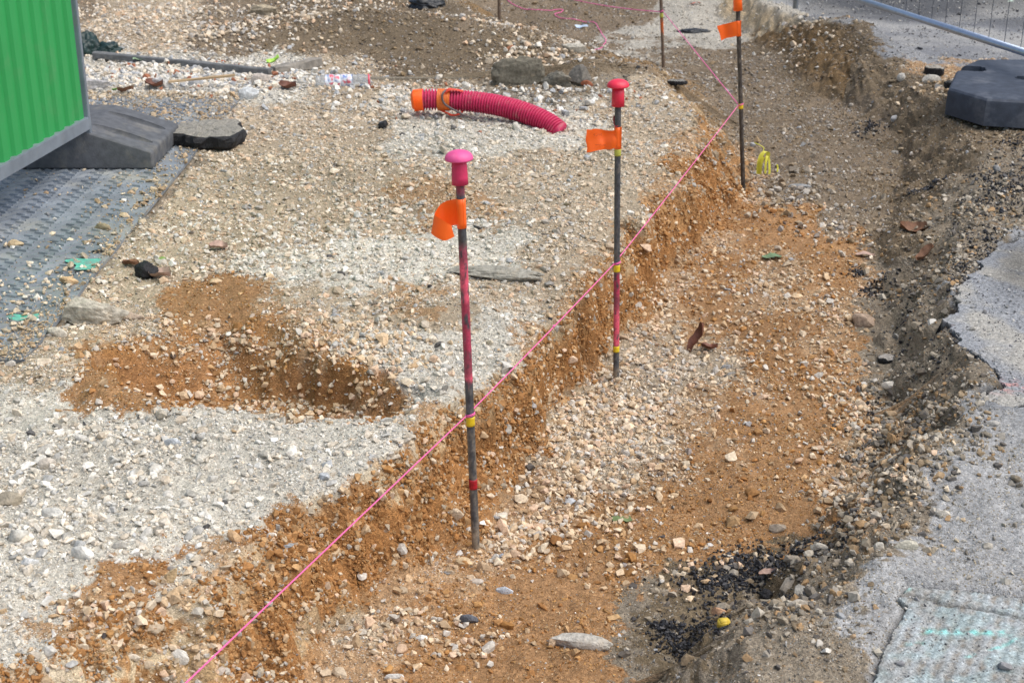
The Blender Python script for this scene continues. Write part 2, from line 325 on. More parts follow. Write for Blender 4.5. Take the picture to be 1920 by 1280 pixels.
def conc_c(X, Y, ed):
    g = (.5 + .5 * groove(X, Y) * sst(-.9, .3, fbm(X, Y, 5, 3, 79)))[:, None]; n = sst(-.5, .6, fbm(X, Y, 9, 4, 73))[:, None]
    c = np.array([.30, .315, .31]) * (1 - n) + np.array([.40, .43, .44]) * n
    dirt = np.array([.27, .235, .19]); dm = (1 - g) * (.35 + .65 * sst(-.3, .5, fbm(X, Y, 45, 3, 74)))[:, None]; c = c * (1 - .95 * dm) + dirt * .95 * dm
    px, py, _ = project(X, Y, np.full(X.shape, ZR)); q = fbm(X, Y, 40, 3, 75)
    def seg(ax, ay, bx, by, w):
        ex, ey = bx - ax, by - ay; t = np.clip(((px - ax) * ex + (py - ay) * ey) / (ex * ex + ey * ey), 0, 1)
        return np.exp(-(np.hypot(px - ax - ex * t, (py - ay - ey * t) * 1.4) / w) ** 2)
    pt = np.maximum.reduce([seg(1725,1183,1890,1187,7), seg(1855,1220,1905,1199,5), seg(1812,1232,1828,1226,4), seg(1690,1106,1702,1104,5), .6 * seg(1700,1205,1730,1205,6)]) * sst(-.35, .25, q) * (.35 + .65 * g[:, 0])
    pt = np.clip(pt * .85, 0, .8)[:, None]; c = c * (1 - pt) + np.array([.25, .72, .66]) * pt
    tq = (.35 * sst(-.2, .6, fbm(X, Y, 12, 3, 76)))[:, None]; c = c * (1 - tq) + np.array([.34, .50, .52]) * tq
    k = np.exp(-(crackd(X + .006 * fbm(X, Y, 30, 2, 72), Y + .008 * fbm(X, Y, 20, 2, 72)) / .008) ** 2)[:, None]
    c = c * (1 - .5 * k) + np.array([.15, .13, .11]) * .5 * k
    e = sst(-.003, .004, ed)[:, None]; return c * (1 - e) + np.array([.06, .055, .05]) * e
slab('pavement', SLAB_B, .0028, .04, conc_c, conc_h, M_ASPH, (.4, 2.3, 1.9, 3.0), .22)
# ---------------------------------------------------------------- gravel
def hull_template(nv, seed):
    r = random.Random(seed); bm = bmesh.new()
    for k in range(nv):
        v = Vector((r.gauss(0, 1), r.gauss(0, 1), r.gauss(0, 1))).normalized() * r.uniform(.72, 1.15); bm.verts.new(v)
    res = bmesh.ops.convex_hull(bm, input=bm.verts)
    for v in [v for v in bm.verts if not v.link_faces]: bm.verts.remove(v)
    bmesh.ops.triangulate(bm, faces=bm.faces); bmesh.ops.recalc_face_normals(bm, faces=bm.faces); bm.verts.index_update()
    co = np.array([v.co[:] for v in bm.verts]); fa = np.array([[v.index for v in f.verts] for f in bm.faces]); bm.free(); return co, fa
def rot_mats(n, tilt):
    a = RNG.random(n) * 2 * pi; b = RNG.normal(0, tilt, n); c = RNG.normal(0, tilt, n)
    ca, sa, cb, sb, cc, sc_ = np.cos(a), np.sin(a), np.cos(b), np.sin(b), np.cos(c), np.sin(c)
    R = np.zeros((n, 3, 3))
    R[:, 0, 0] = ca * cc - sa * sb * sc_; R[:, 0, 1] = -sa * cb; R[:, 0, 2] = ca * sc_ + sa * sb * cc
    R[:, 1, 0] = sa * cc + ca * sb * sc_; R[:, 1, 1] = ca * cb; R[:, 1, 2] = sa * sc_ - ca * sb * cc
    R[:, 2, 0] = -cb * sc_; R[:, 2, 1] = sb; R[:, 2, 2] = cb * cc
    return R
class Heap:
    def __init__(s): s.v = []; s.f = []; s.c = []; s.n = 0
    def add(s, pos, size, flat, cols, tmpl, tilt, sink):
        n = len(pos)
        if n == 0: return
        R = rot_mats(n, tilt); ids = RNG.integers(0, len(tmpl), n)
        asp = np.stack([np.ones(n), RNG.uniform(.45, .95, n), flat], 1) * size[:, None] * .5
        for k, (co, fa) in enumerate(tmpl):
            m = ids == k; q = m.sum()
            if not q: continue
            loc = co[None] * asp[m][:, None, :]; w = np.einsum('nij,nvj->nvi', R[m], loc) + pos[m][:, None, :]
            w[:, :, 2] += (asp[m][:, 2] * (1 - 2 * sink))[:, None]
            s.v.append(w.reshape(-1, 3)); s.f.append((fa[None] + (np.arange(q) * len(co))[:, None, None] + s.n).reshape(-1, 3))
            s.c.append(np.repeat(cols[m], len(co), 0)); s.n += q * len(co)
    def build(s, name, mat): return np_mesh(name, np.concatenate(s.v), [np.concatenate(s.f)], np.concatenate(s.c), mat, False)
T_S = [hull_template(8, k) for k in range(14)]; T_M = [hull_template(14, 50 + k) for k in range(18)]; T_L = [hull_template(26, 90 + k) for k in range(18)]
DEN = np.array([DENS[k] for k in KEYS])
def scatter(n, area_uniform, ylim=15.):
    v = RNG.random(n)
    if area_uniform:
        a, b = .46, .55; F0 = lambda y: a * y * y / 2 + b * y
        t = F0(Y0) + v * (F0(ylim) - F0(Y0)); y = (-b + np.sqrt(b * b + 2 * a * t)) / a
    else: y = Y0 * (ylim / Y0) ** v
    x = (RNG.random(n) * 2 - 1) * 1.15 * WID(y); return x, y
def classify(x, y, zb, matm, under, sA, jit=16):
    px, py, d = project(x, y, zb); wxp, wyp = soil_warp(x, y, zb, d); sc = 3.6 / d; q = len(x)
    gx_ = px + wxp + RNG.normal(0, jit, q) * sc; gy_ = py + wyp + RNG.normal(0, jit, q) * sc
    g = GRID[np.clip((gy_ / 48), 0, 26.9).astype(int), np.clip((gx_ / 48), 0, 39.9).astype(int)].copy()
    pdp = sdist(x + .03 * fbm(x, y, 6, 3, 1), y + .03 * fbm(x, y, 6, 3, 2), PIT); ip = (pdp < -.02) & (y < 4.1); g[ip & (RNG.random(q) < .5)] = KEYS.index('c'); g[ip & ((g == KEYS.index('w')) | (g == KEYS.index('b')))] = KEYS.index('m')
    mat_in = (matm > .5) | ((x < -1.43) & (y > 3.85) & (y < 7.5))
    g[mat_in] = KEYS.index('M'); g[(under > .5)] = KEYS.index('a')
    return g, px, py, d
heap = Heap()
def run(n, area, cls, med, sig, lo, hi, tmpl, tilt, ylim=15.):
    x, y = scatter(n, area, ylim); z, zb, wall, under, matm = terrain(x, y)
    g, px, py, d = classify(x, y, zb, matm, under, None)
    p = DEN[g, cls] * np.clip(.9 + .8 * fbm(x, y, 3.5, 3, 81), .15, 1.5)
    # mat: thin scatter except close to its open edge
    inm = g == KEYS.index('M'); spill = np.exp(-np.abs(x + 1.43) / .10) * .8 + .9 * sst(6.6, 7.1, y) + .8 * sst(4.35, 3.9, y + .25 * (x + 1.43))
    p = np.where(inm, p + spill * .6, p)
    keep = (RNG.random(n) < p) & (px > -420) & (px < 2340) & (py > -140) & (py < 1560)
    wc = (wall > .35) & (g == KEYS.index('c')); keep &= ~(wc & (RNG.random(n) < .3))
    x, y, z, g, d, under, wall, matm = x[keep], y[keep], z[keep], g[keep], d[keep], under[keep], wall[keep], matm[keep]; q = len(x)
    z = np.where(g == KEYS.index('M'), np.maximum(z, .286), z); z = np.where(under > .5, ZR, z)
    if med is None: s = np.maximum(.0038, .0013 * d) * RNG.lognormal(0, .42, q)
    else: s = np.clip(RNG.lognormal(math.log(med), sig, q), lo, hi)
    cols = np.zeros((q, 3))
    for k, key in enumerate(KEYS):
        m = g == k
        if m.any(): cols[m] = np.array(PAL[key])[RNG.integers(0, len(PAL[key]), m.sum())]
    r = RNG.random(q); cols[r < .035] = (.36, .38, .40); cols[(r > .035) & (r < .048)] = (.06, .06, .065); cols[(r > .05) & (r < .062)] = (.75, .73, .68)
    cols *= RNG.uniform(.72, 1.36, q)[:, None]
    if cls:  # dusty with the soil they lie in
        sc_ = soil_colour(x, y, z); f = RNG.uniform(.0, .4, q)[:, None]; cols = cols * (1 - f) + sc_ * f * 1.1
    heap.add(np.stack([x, y, z], 1), s, RNG.uniform(.32, .7, q), cols, tmpl, tilt, .3)
run(700000, False, 0, None, 0, 0, 0, T_S, .5)
run(260000, False, 0, None, 0, 0, 0, T_S, .5, 4.4)
run(190000, True, 1, .0125, .48, .006, .036, T_M, .38, 9.5)
run(40000, True, 1, .014, .38, .010, .04, T_S, .38)
run(16000, True, 2, .025, .32, .014, .055, T_L, .3, 9.5)
# heaps: denser coarse stones where they have rolled together
CL = [(1170,720,.2,.5,700,'m'),(1120,800,.2,.4,600,'m'),(1300,560,.35,.5,300,'m'),(1440,520,.3,.5,160,'m'),(1050,900,.15,.2,200,'m'),(1620,900,.15,.35,330,'m'),(1560,1050,.2,.15,200,'g'),
      (520,700,.5,.3,520,'m'),(690,700,.22,.25,260,'m'),(330,650,.3,.2,200,'m'),(620,660,.3,.2,200,'m'),(250,40,.8,.7,700,'b'),(450,90,.7,.4,500,'b'),(950,70,.5,.5,400,'b'),(1000,120,.4,.3,240,'b'),(620,20,.8,.5,300,'b'),(1130,60,.5,.6,300,'l'),(1500,60,.5,.5,120,'b'),(1450,260,.4,.8,260,'t'),(1560,380,.2,.5,160,'b'),(800,1180,.2,.12,120,'b'),(300,150,.9,.35,1500,'w'),(480,160,.5,.3,600,'w'),(90,580,.3,.3,160,'b'),
      (150,870,.5,.2,300,'w'),(100,1000,.3,.2,200,'w'),(900,200,1.0,.5,700,'w'),(1330,430,.2,.4,140,'m'),(1480,700,.3,.5,300,'m'),(1800,160,.2,.2,160,'m'),(1760,700,.12,.4,500,'g'),(1690,800,.14,.35,500,'g'),(1800,480,.2,.5,500,'g'),(1630,980,.12,.2,300,'g'),(1680,950,.12,.2,120,'g'),(1480,1180,.15,.15,200,'g'),(1690,740,.08,.3,300,'g'),(1660,860,.08,.3,300,'g'),(1590,700,.12,.5,260,'m'),(1560,520,.12,.5,160,'m'),(1250,1000,.3,.15,120,'m'),(1850,360,.3,.4,400,'g'),(750,1010,.16,.10,160,'m'),(560,1230,.16,.08,260,'b'),(700,1150,.14,.08,160,'m'),(960,960,.1,.12,160,'m'),(300,1150,.25,.1,260,'m'),(400,1230,.2,.08,200,'b'),(1060,760,.08,.25,250,'m'),(1230,540,.08,.4,160,'m'),(893,1042,.07,.05,40,'m'),(1155,718,.08,.06,40,'m'),(1393,336,.1,.08,40,'m'),(1244,130,.1,.1,30,'b'),(560,460,.7,.4,500,'w')]
for cx, cy, rx, ry, n, key in CL:
    p = P(cx, cy, .1 if 900 < cx < 1700 and cy > 300 else .25); x = p.x + RNG.normal(0, rx * .5, n); y = p.y + RNG.normal(0, ry * .6, n)
    z = terrain(x, y)[0]; z = np.where((x < -1.43) & (y > 3.85) & (y < 7.5), .288, z)
    far = p.y > 6.5; s = np.clip(RNG.lognormal(math.log(.028 if far else .017), .35, n), .008, .06)
    cols = np.array(PAL[key])[RNG.integers(0, len(PAL[key]), n)] * RNG.uniform(1.0, 1.3, n)[:, None]
    if far and key == 'w':
        r = RNG.random(n); cols[r < .2] = (.42, .44, .46); cols[(r > .2) & (r < .25)] = (.38, .16, .09)
    heap.add(np.stack([x, y, z], 1), s, RNG.uniform(.5, .85, n), cols, T_M, .4, .18)
# clods of crumbling clay on the dug face and in the pit
n = 60000; x, y = scatter(n, True, 7.0); m_ = 150000; yw = RNG.uniform(2.1, 6.8, m_); xw = np.interp(yw, cA[:, 1], cA[:, 0]) + RNG.normal(0, .09, m_); x = np.concatenate([x, xw]); y = np.concatenate([y, yw]); n = len(x); z, zb, wall, under, matm = terrain(x, y); g, px, py, d = classify(x, y, zb, matm, under, None, 6)
k = ((g == KEYS.index('c')) | ((g == KEYS.index('m')) & (wall > .3))) & (RNG.random(n) < .18 + .6 * wall) & (px < 1640); q = k.sum()
cols = np.array([(.38,.19,.07),(.42,.225,.09),(.34,.165,.055),(.46,.28,.13)])[RNG.integers(0, 4, q)] * RNG.uniform(.85, 1.15, q)[:, None]
heap.add(np.stack([x[k], y[k], z[k]], 1), np.clip(RNG.lognormal(math.log(.0075), .5, q), .003, .032), RNG.uniform(.6, .9, q), cols, T_M[:9], .6, .3)
k = (wall > .2) & (x < .36 * (y - 3.2) + .12) & (RNG.random(n) < .05); q = k.sum()
heap.add(np.stack([x[k], y[k], z[k]], 1), np.clip(RNG.lognormal(math.log(.014), .4, q), .007, .04), RNG.uniform(.6, .9, q), np.array(PAL['m'])[RNG.integers(0, 7, q)] * RNG.uniform(.7, 1.1, q)[:, None], T_M, .7, .35)
gravel = heap.build('gravel', M_STONE); gravel['kind'] = 'stuff'; gravel['category'] = 'gravel'
gravel['label'] = 'loose crushed limestone gravel in cream, peach and grey lying all over the dug ground'
# black crumbs of broken asphalt
heap = Heap()
for cx, cy, rx, ry, n in [(1400,1062,65,26,700),(1480,1066,55,26,650),(1350,1090,70,14,380),(1290,1210,55,26,600),(1250,1190,30,10,200),(1440,1155,40,16,260),(1350,1130,60,40,160),
                          (1640,545,28,10,160),(1610,515,18,8,90),(1730,388,30,8,200),(1630,250,25,10,120),(1450,1160,28,10,160),(1340,1230,30,20,200),(1680,675,22,8,60),(1880,380,60,25,500),(1840,500,40,30,250),(1800,560,25,30,160),(1900,300,50,14,120),(1700,620,30,60,160),(1640,800,30,50,160),(1560,1080,40,30,160),(1240,200,30,8,90),(1760,700,40,30,90),(1840,420,60,20,200)]:
    q = RNG.normal(0, 1, (n, 2)); z0 = 0 if cx < 1740 else .12
    pts = [P(cx + rx * .6 * a, cy + ry * .75 * b, z0) for a, b in q]; x = np.array([p.x for p in pts]); y = np.array([p.y for p in pts]); z = terrain(x, y)[0]
    sc_ = 1 + .12 * (y.mean() - 3)
    heap.add(np.stack([x, y, z], 1), np.clip(RNG.lognormal(math.log(.0075 * sc_), .4, n), .004, .03), RNG.uniform(.6, .9, n), np.array([(.016,.016,.019)]) * RNG.uniform(.5, 2.2, n)[:, None], T_M, .7, .1)
M_TAR = stone_material('tar_stone', rough=.5, spec=.5)
cr = heap.build('asphalt_crumbs', M_TAR); cr['kind'] = 'stuff'; cr['category'] = 'asphalt crumbs'; cr['label'] = 'small black crumbs of broken asphalt scattered along the trench'
del heap
# ================================================================ things
def tag(o, label, cat, group=None, kind=None):
    o['label'] = label; o['category'] = cat
    if group: o['group'] = group
    if kind: o['kind'] = kind
    return o
def link(name, bm, mat, parent=None, smooth=True, loc=None):
    me = bpy.data.meshes.new(name); bm.normal_update(); bm.to_mesh(me); bm.free()
    if smooth: me.polygons.foreach_set('use_smooth', [True] * len(me.polygons))
    for m in (mat if isinstance(mat, (list, tuple)) else [mat]): me.materials.append(m)
    o = bpy.data.objects.new(name, me); COL.objects.link(o)
    if parent is not None:
        o.parent = parent; o.location = -parent.location if loc is None else loc
    elif loc is not None: o.location = loc
    return o
def empty(name, loc):
    o = bpy.data.objects.new(name, None); o.location = loc; o.empty_display_size = .05; COL.objects.link(o); return o
def catmull(pts, n):
    pts = [Vector(p) for p in pts]; out = []
    for i in range(len(pts) - 1):
        a, b, c, d = pts[max(i - 1, 0)], pts[i], pts[i + 1], pts[min(i + 2, len(pts) - 1)]
        for k in range(n):
            t = k / n; out.append(.5 * ((2 * b) + (c - a) * t + (2 * a - 5 * b + 4 * c - d) * t * t + (3 * b - a - 3 * c + d) * t ** 3))
    out.append(pts[-1]); return out
def tube(bm, pts, rad, seg=12, caps=True, mi=0):
    pts = [Vector(p) for p in pts]; n = len(pts); rings = []; up = None
    for i, p in enumerate(pts):
        t = (pts[min(i + 1, n - 1)] - pts[max(i - 1, 0)]).normalized()
        if up is None: up = t.orthogonal().normalized()
        up = (up - t * up.dot(t)).normalized(); s = t.cross(up); r = rad(i / (n - 1)) if callable(rad) else rad
        if isinstance(rad, (list, tuple)): r = rad[i]
        rings.append([bm.verts.new(p + (up * cos(2 * pi * k / seg) + s * sin(2 * pi * k / seg)) * r) for k in range(seg)])
    for a, b in zip(rings[:-1], rings[1:]):
        for k in range(seg):
            f = bm.faces.new((a[k], a[(k + 1) % seg], b[(k + 1) % seg], b[k])); f.material_index = mi
    if caps:
        bm.faces.new(rings[0][::-1]).material_index = mi; bm.faces.new(rings[-1]).material_index = mi
    return rings
def strip(bm, A, B, sub=5, wr=.0, seed=0, rows=6):
    """sheet between two edge lines (top, bottom)"""
    A = catmull(A, sub); B = catmull(B, sub); g = []
    for i, (a, b) in enumerate(zip(A, B)):
        row = []
        for k in range(rows + 1):
            p = a.lerp(b, k / rows); q = mnoise.noise_vector(Vector((p.x * 28 + seed, p.y * 28, p.z * 28))) * wr
            row.append(bm.verts.new(p + q * min(1, i / 4)))
        g.append(row)
    for i in range(len(g) - 1):
        for k in range(rows): bm.faces.new((g[i][k], g[i + 1][k], g[i + 1][k + 1], g[i][k + 1]))
def rock_bm(size, seed, cuts=9, sub=3, rough=.05, rot=None):
    bm = bmesh.new(); bmesh.ops.create_icosphere(bm, subdivisions=sub, radius=1); r = random.Random(seed)
    planes = [(Vector((r.gauss(0, 1), r.gauss(0, 1), r.gauss(0, .8))).normalized(), r.uniform(.55, .85)) for _ in range(cuts)]
    for v in bm.verts:
        for nrm, d in planes:
            e = v.co.dot(nrm) - d
            if e > 0: v.co -= nrm * e * .93
        v.co += v.co * (mnoise.fractal(v.co * 1.9 + Vector((seed, 0, 0)), 1, 2, 4) * rough * 2)
        v.co = Vector((v.co.x * size[0] / 1.7, v.co.y * size[1] / 1.7, v.co.z * size[2] / 1.6))
    bmesh.ops.rotate(bm, verts=bm.verts, matrix=Matrix.Rotation(rot if rot is not None else r.uniform(0, 6), 3, 'Z')); return bm
def boolean(o, cutters):
    for c in cutters:
        m = o.modifiers.new('b', 'BOOLEAN'); m.operation = 'DIFFERENCE'; m.object = c; m.solver = 'EXACT'
    bpy.context.view_layer.update(); dg = bpy.context.evaluated_depsgraph_get()
    me = bpy.data.meshes.new_from_object(o.evaluated_get(dg)); o.modifiers.clear(); o.data = me
    for c in cutters: bpy.data.objects.remove(c)
def shade_auto(o, deg=35):
    me = o.data; bm = bmesh.new(); bm.from_mesh(me)
    for f in bm.faces: f.smooth = True
    for e in bm.edges:
        if len(e.link_faces) == 2 and e.calc_face_angle(0) > radians(deg): e.smooth = False
    bm.to_mesh(me); bm.free()
# materials
STEEL = plain('dark_steel', (.045, .047, .052), .5, .55, .4, 120, .3, dirt=(.22, .17, .12), dirt_amt=.18, dscale=40)
MUDSTEEL = plain('muddy_steel', (.20, .17, .13), .85, .1, .35, 90, .6, dirt=(.05, .05, .055), dirt_amt=.5, dscale=55)
RUSTY = plain('rusty_steel', (.13, .085, .055), .8, .2, .4, 60, .4)
def worn_paint(name, col, amt): return plain(name, (.06, .05, .055), .55, .2, .3, 90, .3, dirt=col, dirt_amt=amt, dscale=34)
PINKPAINT = worn_paint('worn_pink_paint', (.62, .07, .13), .85); PINKTHIN = worn_paint('thin_pink_paint', (.34, .06, .10), .75); PINKBRIGHT = plain('pink_paint', (.78, .09, .16), .55, 0, .25, 80, .2, dirt=(.12, .05, .06), dirt_amt=.15, dscale=40)
YEL = plain('yellow_tape', (.78, .55, .02), .4, 0, .12, 90, dirt=(.35, .25, .08), dirt_amt=.15, dscale=60); YELD = plain('dull_yellow_tape', (.50, .50, .08), .5, 0, .2, 80)
REDT = plain('red_tape', (.42, .01, .02), .5, 0, .4, 140, dirt=(.10, .05, .05), dirt_amt=.3, dscale=70)
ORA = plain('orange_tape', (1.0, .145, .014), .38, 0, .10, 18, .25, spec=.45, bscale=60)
_b = ORA.node_tree.nodes['Principled BSDF']; _b.inputs['Emission Color'].default_value = (1, .12, .01, 1); _b.inputs['Emission Strength'].default_value = .10   # faint glow added to brighten the fluorescent tape, no real lamp
ORA2 = plain('orange_paint', (.62, .13, .03), .6, 0, .3, 80, dirt=(.08, .06, .05), dirt_amt=.4, dscale=60)
PNK = plain('pink_plastic', (.80, .10, .30), .5, 0, .10, 40, .15, dirt=(.80, .28, .45), dirt_amt=.35, dscale=14)
PNKS = plain('faded_red_plastic', (.66, .035, .12), .5, 0, .10, 60, .15, dirt=(.72, .12, .2), dirt_amt=.2, dscale=60)
RED = plain('red_plastic', (.80, .03, .07), .42, 0, .06, 40, .1, dirt=(.75, .2, .28), dirt_amt=.2, dscale=30)
STR = plain('pink_string', (.95, .16, .42), .6, 0, .12, 300, .4)
RODM = stone_material('painted_steel', .5, 1, .5)
PK, PKB, PKT, MUD_ = (.50, .04, .10), (.85, .12, .20), (.34, .06, .10), (.30, .255, .20)
def rodpt(b, t, z):
    k = (z - b.z) / (t.z - b.z); return b.lerp(t, k)
def cap_bm(c, d, rd, hd):
    bm = bmesh.new(); q = Vector((0, 0, 1)).rotation_difference(d); seg = 28; prof = []
    for i in range(9):
        a = i / 8 * pi / 2; prof.append((rd * cos(a) ** .85 if a < pi / 2 - .01 else 0, hd * sin(a)))
    prof = [(rd * .56, -.002), (rd * .93, -.0035), (rd * 1.0, -.001)] + prof; rings = []
    for r, h in prof:
        if r < 1e-4: rings.append([bm.verts.new(c + q @ Vector((0, 0, h)))]); continue
        rings.append([bm.verts.new(c + q @ Vector((r * cos(2 * pi * k / seg), r * sin(2 * pi * k / seg), h))) for k in range(seg)])
    for a, b in zip(rings[:-1], rings[1:]):
        for k in range(seg):
            if len(b) == 1: bm.faces.new((a[k], a[(k + 1) % seg], b[0]))
            else: bm.faces.new((a[k], a[(k + 1) % seg], b[(k + 1) % seg], b[k]))
    return bm
def stake(y, bpx, bpy_, tpx, tpy, r, label, bands=(), base=(.075, .08, .09), below=.12):
    b = PY(bpx, bpy_, y); t = PY(tpx, tpy, y); d = (t - b).normalized(); root = empty('marker_stake', (b.x, b.y, b.z))
    tag(root, label, 'stake', 'steel marker stakes along the trench')
    lo = b - d * below; n = 260; sg = 16; k = np.linspace(0, 1, n)[:, None, None]; an = np.linspace(0, 2 * pi, sg, endpoint=False)[None, :, None]
    ux = d.orthogonal().normalized(); uy = d.cross(ux); ax = np.array(lo)[None, None, :] * (1 - k) + np.array(t)[None, None, :] * k
    co = (ax + r * (np.cos(an) * np.array(ux) + np.sin(an) * np.array(uy))).reshape(-1, 3); zz = co[:, 2]; nn = fbm(co[:, 0] * 1 + an.repeat(n, 0).ravel() * .02, zz, 28, 4, int(bpx)); n2 = fbm(an.repeat(n, 0).ravel() * .05, zz, 60, 3, int(bpx) + 5)
    c_ = np.array(base)[None, :] * (1 + .35 * n2[:, None]); dm = sst(.05, .55, nn)[:, None] * .55; c_ = c_ * (1 - dm) + np.array([.20, .175, .145]) * dm
    for nm, p0, p1, col_, st_ in bands:
        if nm != 'paint': continue
        za, zc = ZY(p0, y), ZY(p1, y); w_ = (sst(za - .012, za + .012, zz + .012 * nn) * sst(zc + .012, zc - .012, zz + .012 * nn) * sst(-.9 + .9 * (1 - st_), -.1 + .9 * (1 - st_), nn + .3 * n2))[:, None] * min(1, st_ + .15)
        c_ = c_ * (1 - w_) + np.array(col_) * w_
    ii = (np.arange(n - 1)[:, None] * sg + np.arange(sg)[None, :]).ravel(); jj = (np.arange(n - 1)[:, None] * sg + (np.arange(sg)[None, :] + 1) % sg).ravel()
    fa = np.stack([ii, jj, jj + sg, ii + sg], 1); top_ = (np.arange(sg) + (n - 1) * sg)[None, :]
    ro = np_mesh('rod', co - np.array(b), [fa, top_], c_, RODM, True); ro.parent = root
    bands = [q for q in bands if q[0] != 'paint']
    for nm, y0, y1, mat, e in bands:
        a_, c_ = rodpt(b, t, ZY(y0, y)), rodpt(b, t, ZY(y1, y)); bm = bmesh.new(); n = 5
        tube(bm, [a_.lerp(c_, i / n) for i in range(n + 1)], r + e, 16); link(nm, bm, mat, root)
    return root, b, t, d
def put(root, name, bm, mat, **k): return link(name, bm, mat, root, **k)
# stake 1
r1 = .0102
s1, b1, t1, d1 = stake(3.22, 893, 1040, 860, 285, r1, 'nearest tall steel stake with a faded pink mushroom cap and a curled orange tape flag', [
    ('paint', 1080, 988, MUD_, .95), ('paint', 990, 800, (.24, .215, .18), .45), ('red_band', 915, 897, REDT, .0007), ('yellow_band', 797, 780, YEL, .0009), ('paint', 714, 688, PKB, .8),
    ('paint', 700, 560, PKT, .85), ('paint', 660, 520, PK, .55), ('paint', 560, 484, PKB, .85), ('paint', 490, 458, PKT, .8), ('paint', 361, 340, PKT, .9), ('tape_wrap', 427, 372, ORA, .0012)])
c = rodpt(b1, t1, ZY(297, 3.22)); cp = put(s1, 'cap', cap_bm(c, d1, .0335, .0195), PNK)
bm = bmesh.new(); e = rodpt(b1, t1, ZY(345, 3.22)); tube(bm, [c + d1 * .0, c.lerp(e, .3), c.lerp(e, .7), e], lambda k: .0175 + .0022 * k, 28); o = link('sleeve', bm, PNKS, cp, loc=(0, 0, 0))
def flag(root, y, A, B, name='tape_flag', wr=.002, seed=0, mat=ORA, rows=6):
    bm = bmesh.new(); strip(bm, [PY(a, b, y + d) for a, b, d in A], [PY(a, b, y + d) for a, b, d in B], 6, wr, seed, rows); return link(name, bm, mat, root)
flag(s1, 3.22, [(868,374,-.011),(850,374,.006),(836,378,.016),(824,386,.014),(817,397,.0),(816,404,-.014),(824,411,-.026),(837,418,-.030),(847,422,-.024)],
               [(871,426,-.011),(856,421,.006),(842,424,.016),(829,431,.014),(812,434,.0),(809,438,-.014),(820,447,-.026),(835,451,-.030),(852,444,-.024)], wr=.003, seed=3)
# stake 2
r2 = .0098; y2 = 4.35
s2, b2, t2, d2 = stake(y2, 1155, 716, 1159, 152, r2, 'steel stake with bright red mushroom cap and square orange flag bearing faint handwriting', [
    ('paint', 740, 690, MUD_, .9), ('yellow_band', 659, 648, YEL, .0009), ('paint', 648, 570, PKB, .9), ('paint', 580, 535, PKT, .8), ('paint', 550, 512, PK, .8),
    ('yellow_band', 509, 496, YEL, .0009), ('yellow_band', 292, 279, YELD, .0009), ('tape_wrap', 279, 238, ORA, .0013)])
c = rodpt(b2, t2, ZY(161, y2)); cp = put(s2, 'cap', cap_bm(c, d2, .0345, .020), RED)
bm = bmesh.new(); e = rodpt(b2, t2, ZY(199, y2)); tube(bm, [c, c.lerp(e, .5), e], lambda k: .0185 + .0018 * k, 28); link('sleeve', bm, RED, cp, loc=(0, 0, 0))
fl = flag(s2, y2, [(1166,239,-.012),(1150,240,-.006),(1133,242,.0),(1115,244,.006),(1096,247,-.002)], [(1165,278,-.012),(1150,279,-.006),(1135,280,.004),(1118,283,-.008),(1102,285,.002)], wr=.010, seed=9)
flag(s2, y2, [(1160,236,-.012),(1156,228,.004),(1153,218,.008)], [(1154,240,-.012),(1150,230,.004),(1150,216,.008)], name='torn_tape', wr=.002, mat=plain('dark_red_tape', (.38,.03,.03), .5), rows=2)
INK = plain('faded_ink', (.16, .05, .04), .7)
for row_ in range(2):
  bm = bmesh.new(); q_ = []
  for st in [[(1112,254),(1116,250),(1114,256),(1119,255)],[(1122,251),(1124,254)],[(1128,250),(1128,255)],[(1116,272),(1123,271)],[(1125,274),(1126,270),(1129,274),(1130,270)],[(1132,273),(1134,270),(1136,273),(1133,273)]]:
    if (st[0][1] > 262) == (row_ == 1): q_ += st
  tube(bm, [PY(a, b, y2 - .0125 + .003 * ((i % 3) == 2)) for i, (a, b) in enumerate(q_)], .0005, 5)
  put(s2, 'handwriting', bm, INK)
# stake 3
r3 = .0105; y3 = 6.66
s3, b3, t3, d3 = stake(y3, 1393, 333, 1381, -70, r3, 'thin dark stake with orange sleeve on top, standing beside the yellow ribbon', [
    ('yellow_band', 204, 194, YEL, .001), ('tape_wrap', 68, 39, ORA, .0016)], base=(.06, .05, .043))
c = rodpt(b3, t3, ZY(20, y3)); bm = bmesh.new(); tube(bm, [c, c + d3 * .05, c + d3 * .12, c + d3 * .16], lambda k: .0215 - .006 * k, 20); put(s3, 'cap', bm, ORA)
flag(s3, y3, [(1390,39,-.014),(1375,41,-.006),(1360,45,.004),(1344,49,-.004)], [(1389,67,-.014),(1375,69,-.004),(1362,71,.010),(1352,75,.0)], wr=.006, seed=14)
# stake 4
y4 = 9.35
s4, b4, t4, d4 = stake(y4, 1244, 127, 1236, -90, .0105, 'far rusty stake with worn orange paint where the pink string turns a corner', [('yellow_band', 33, 25, YELD, .0014), ('paint', 62, 34, (.62, .14, .03), .95)], base=(.16, .11, .075))
s5, b5, t5, d5 = stake(10.9, 936, 15, 933, -140, .012, 'farthest brown stake, only its foot showing at the top of the picture', [], base=(.16, .11, .075))
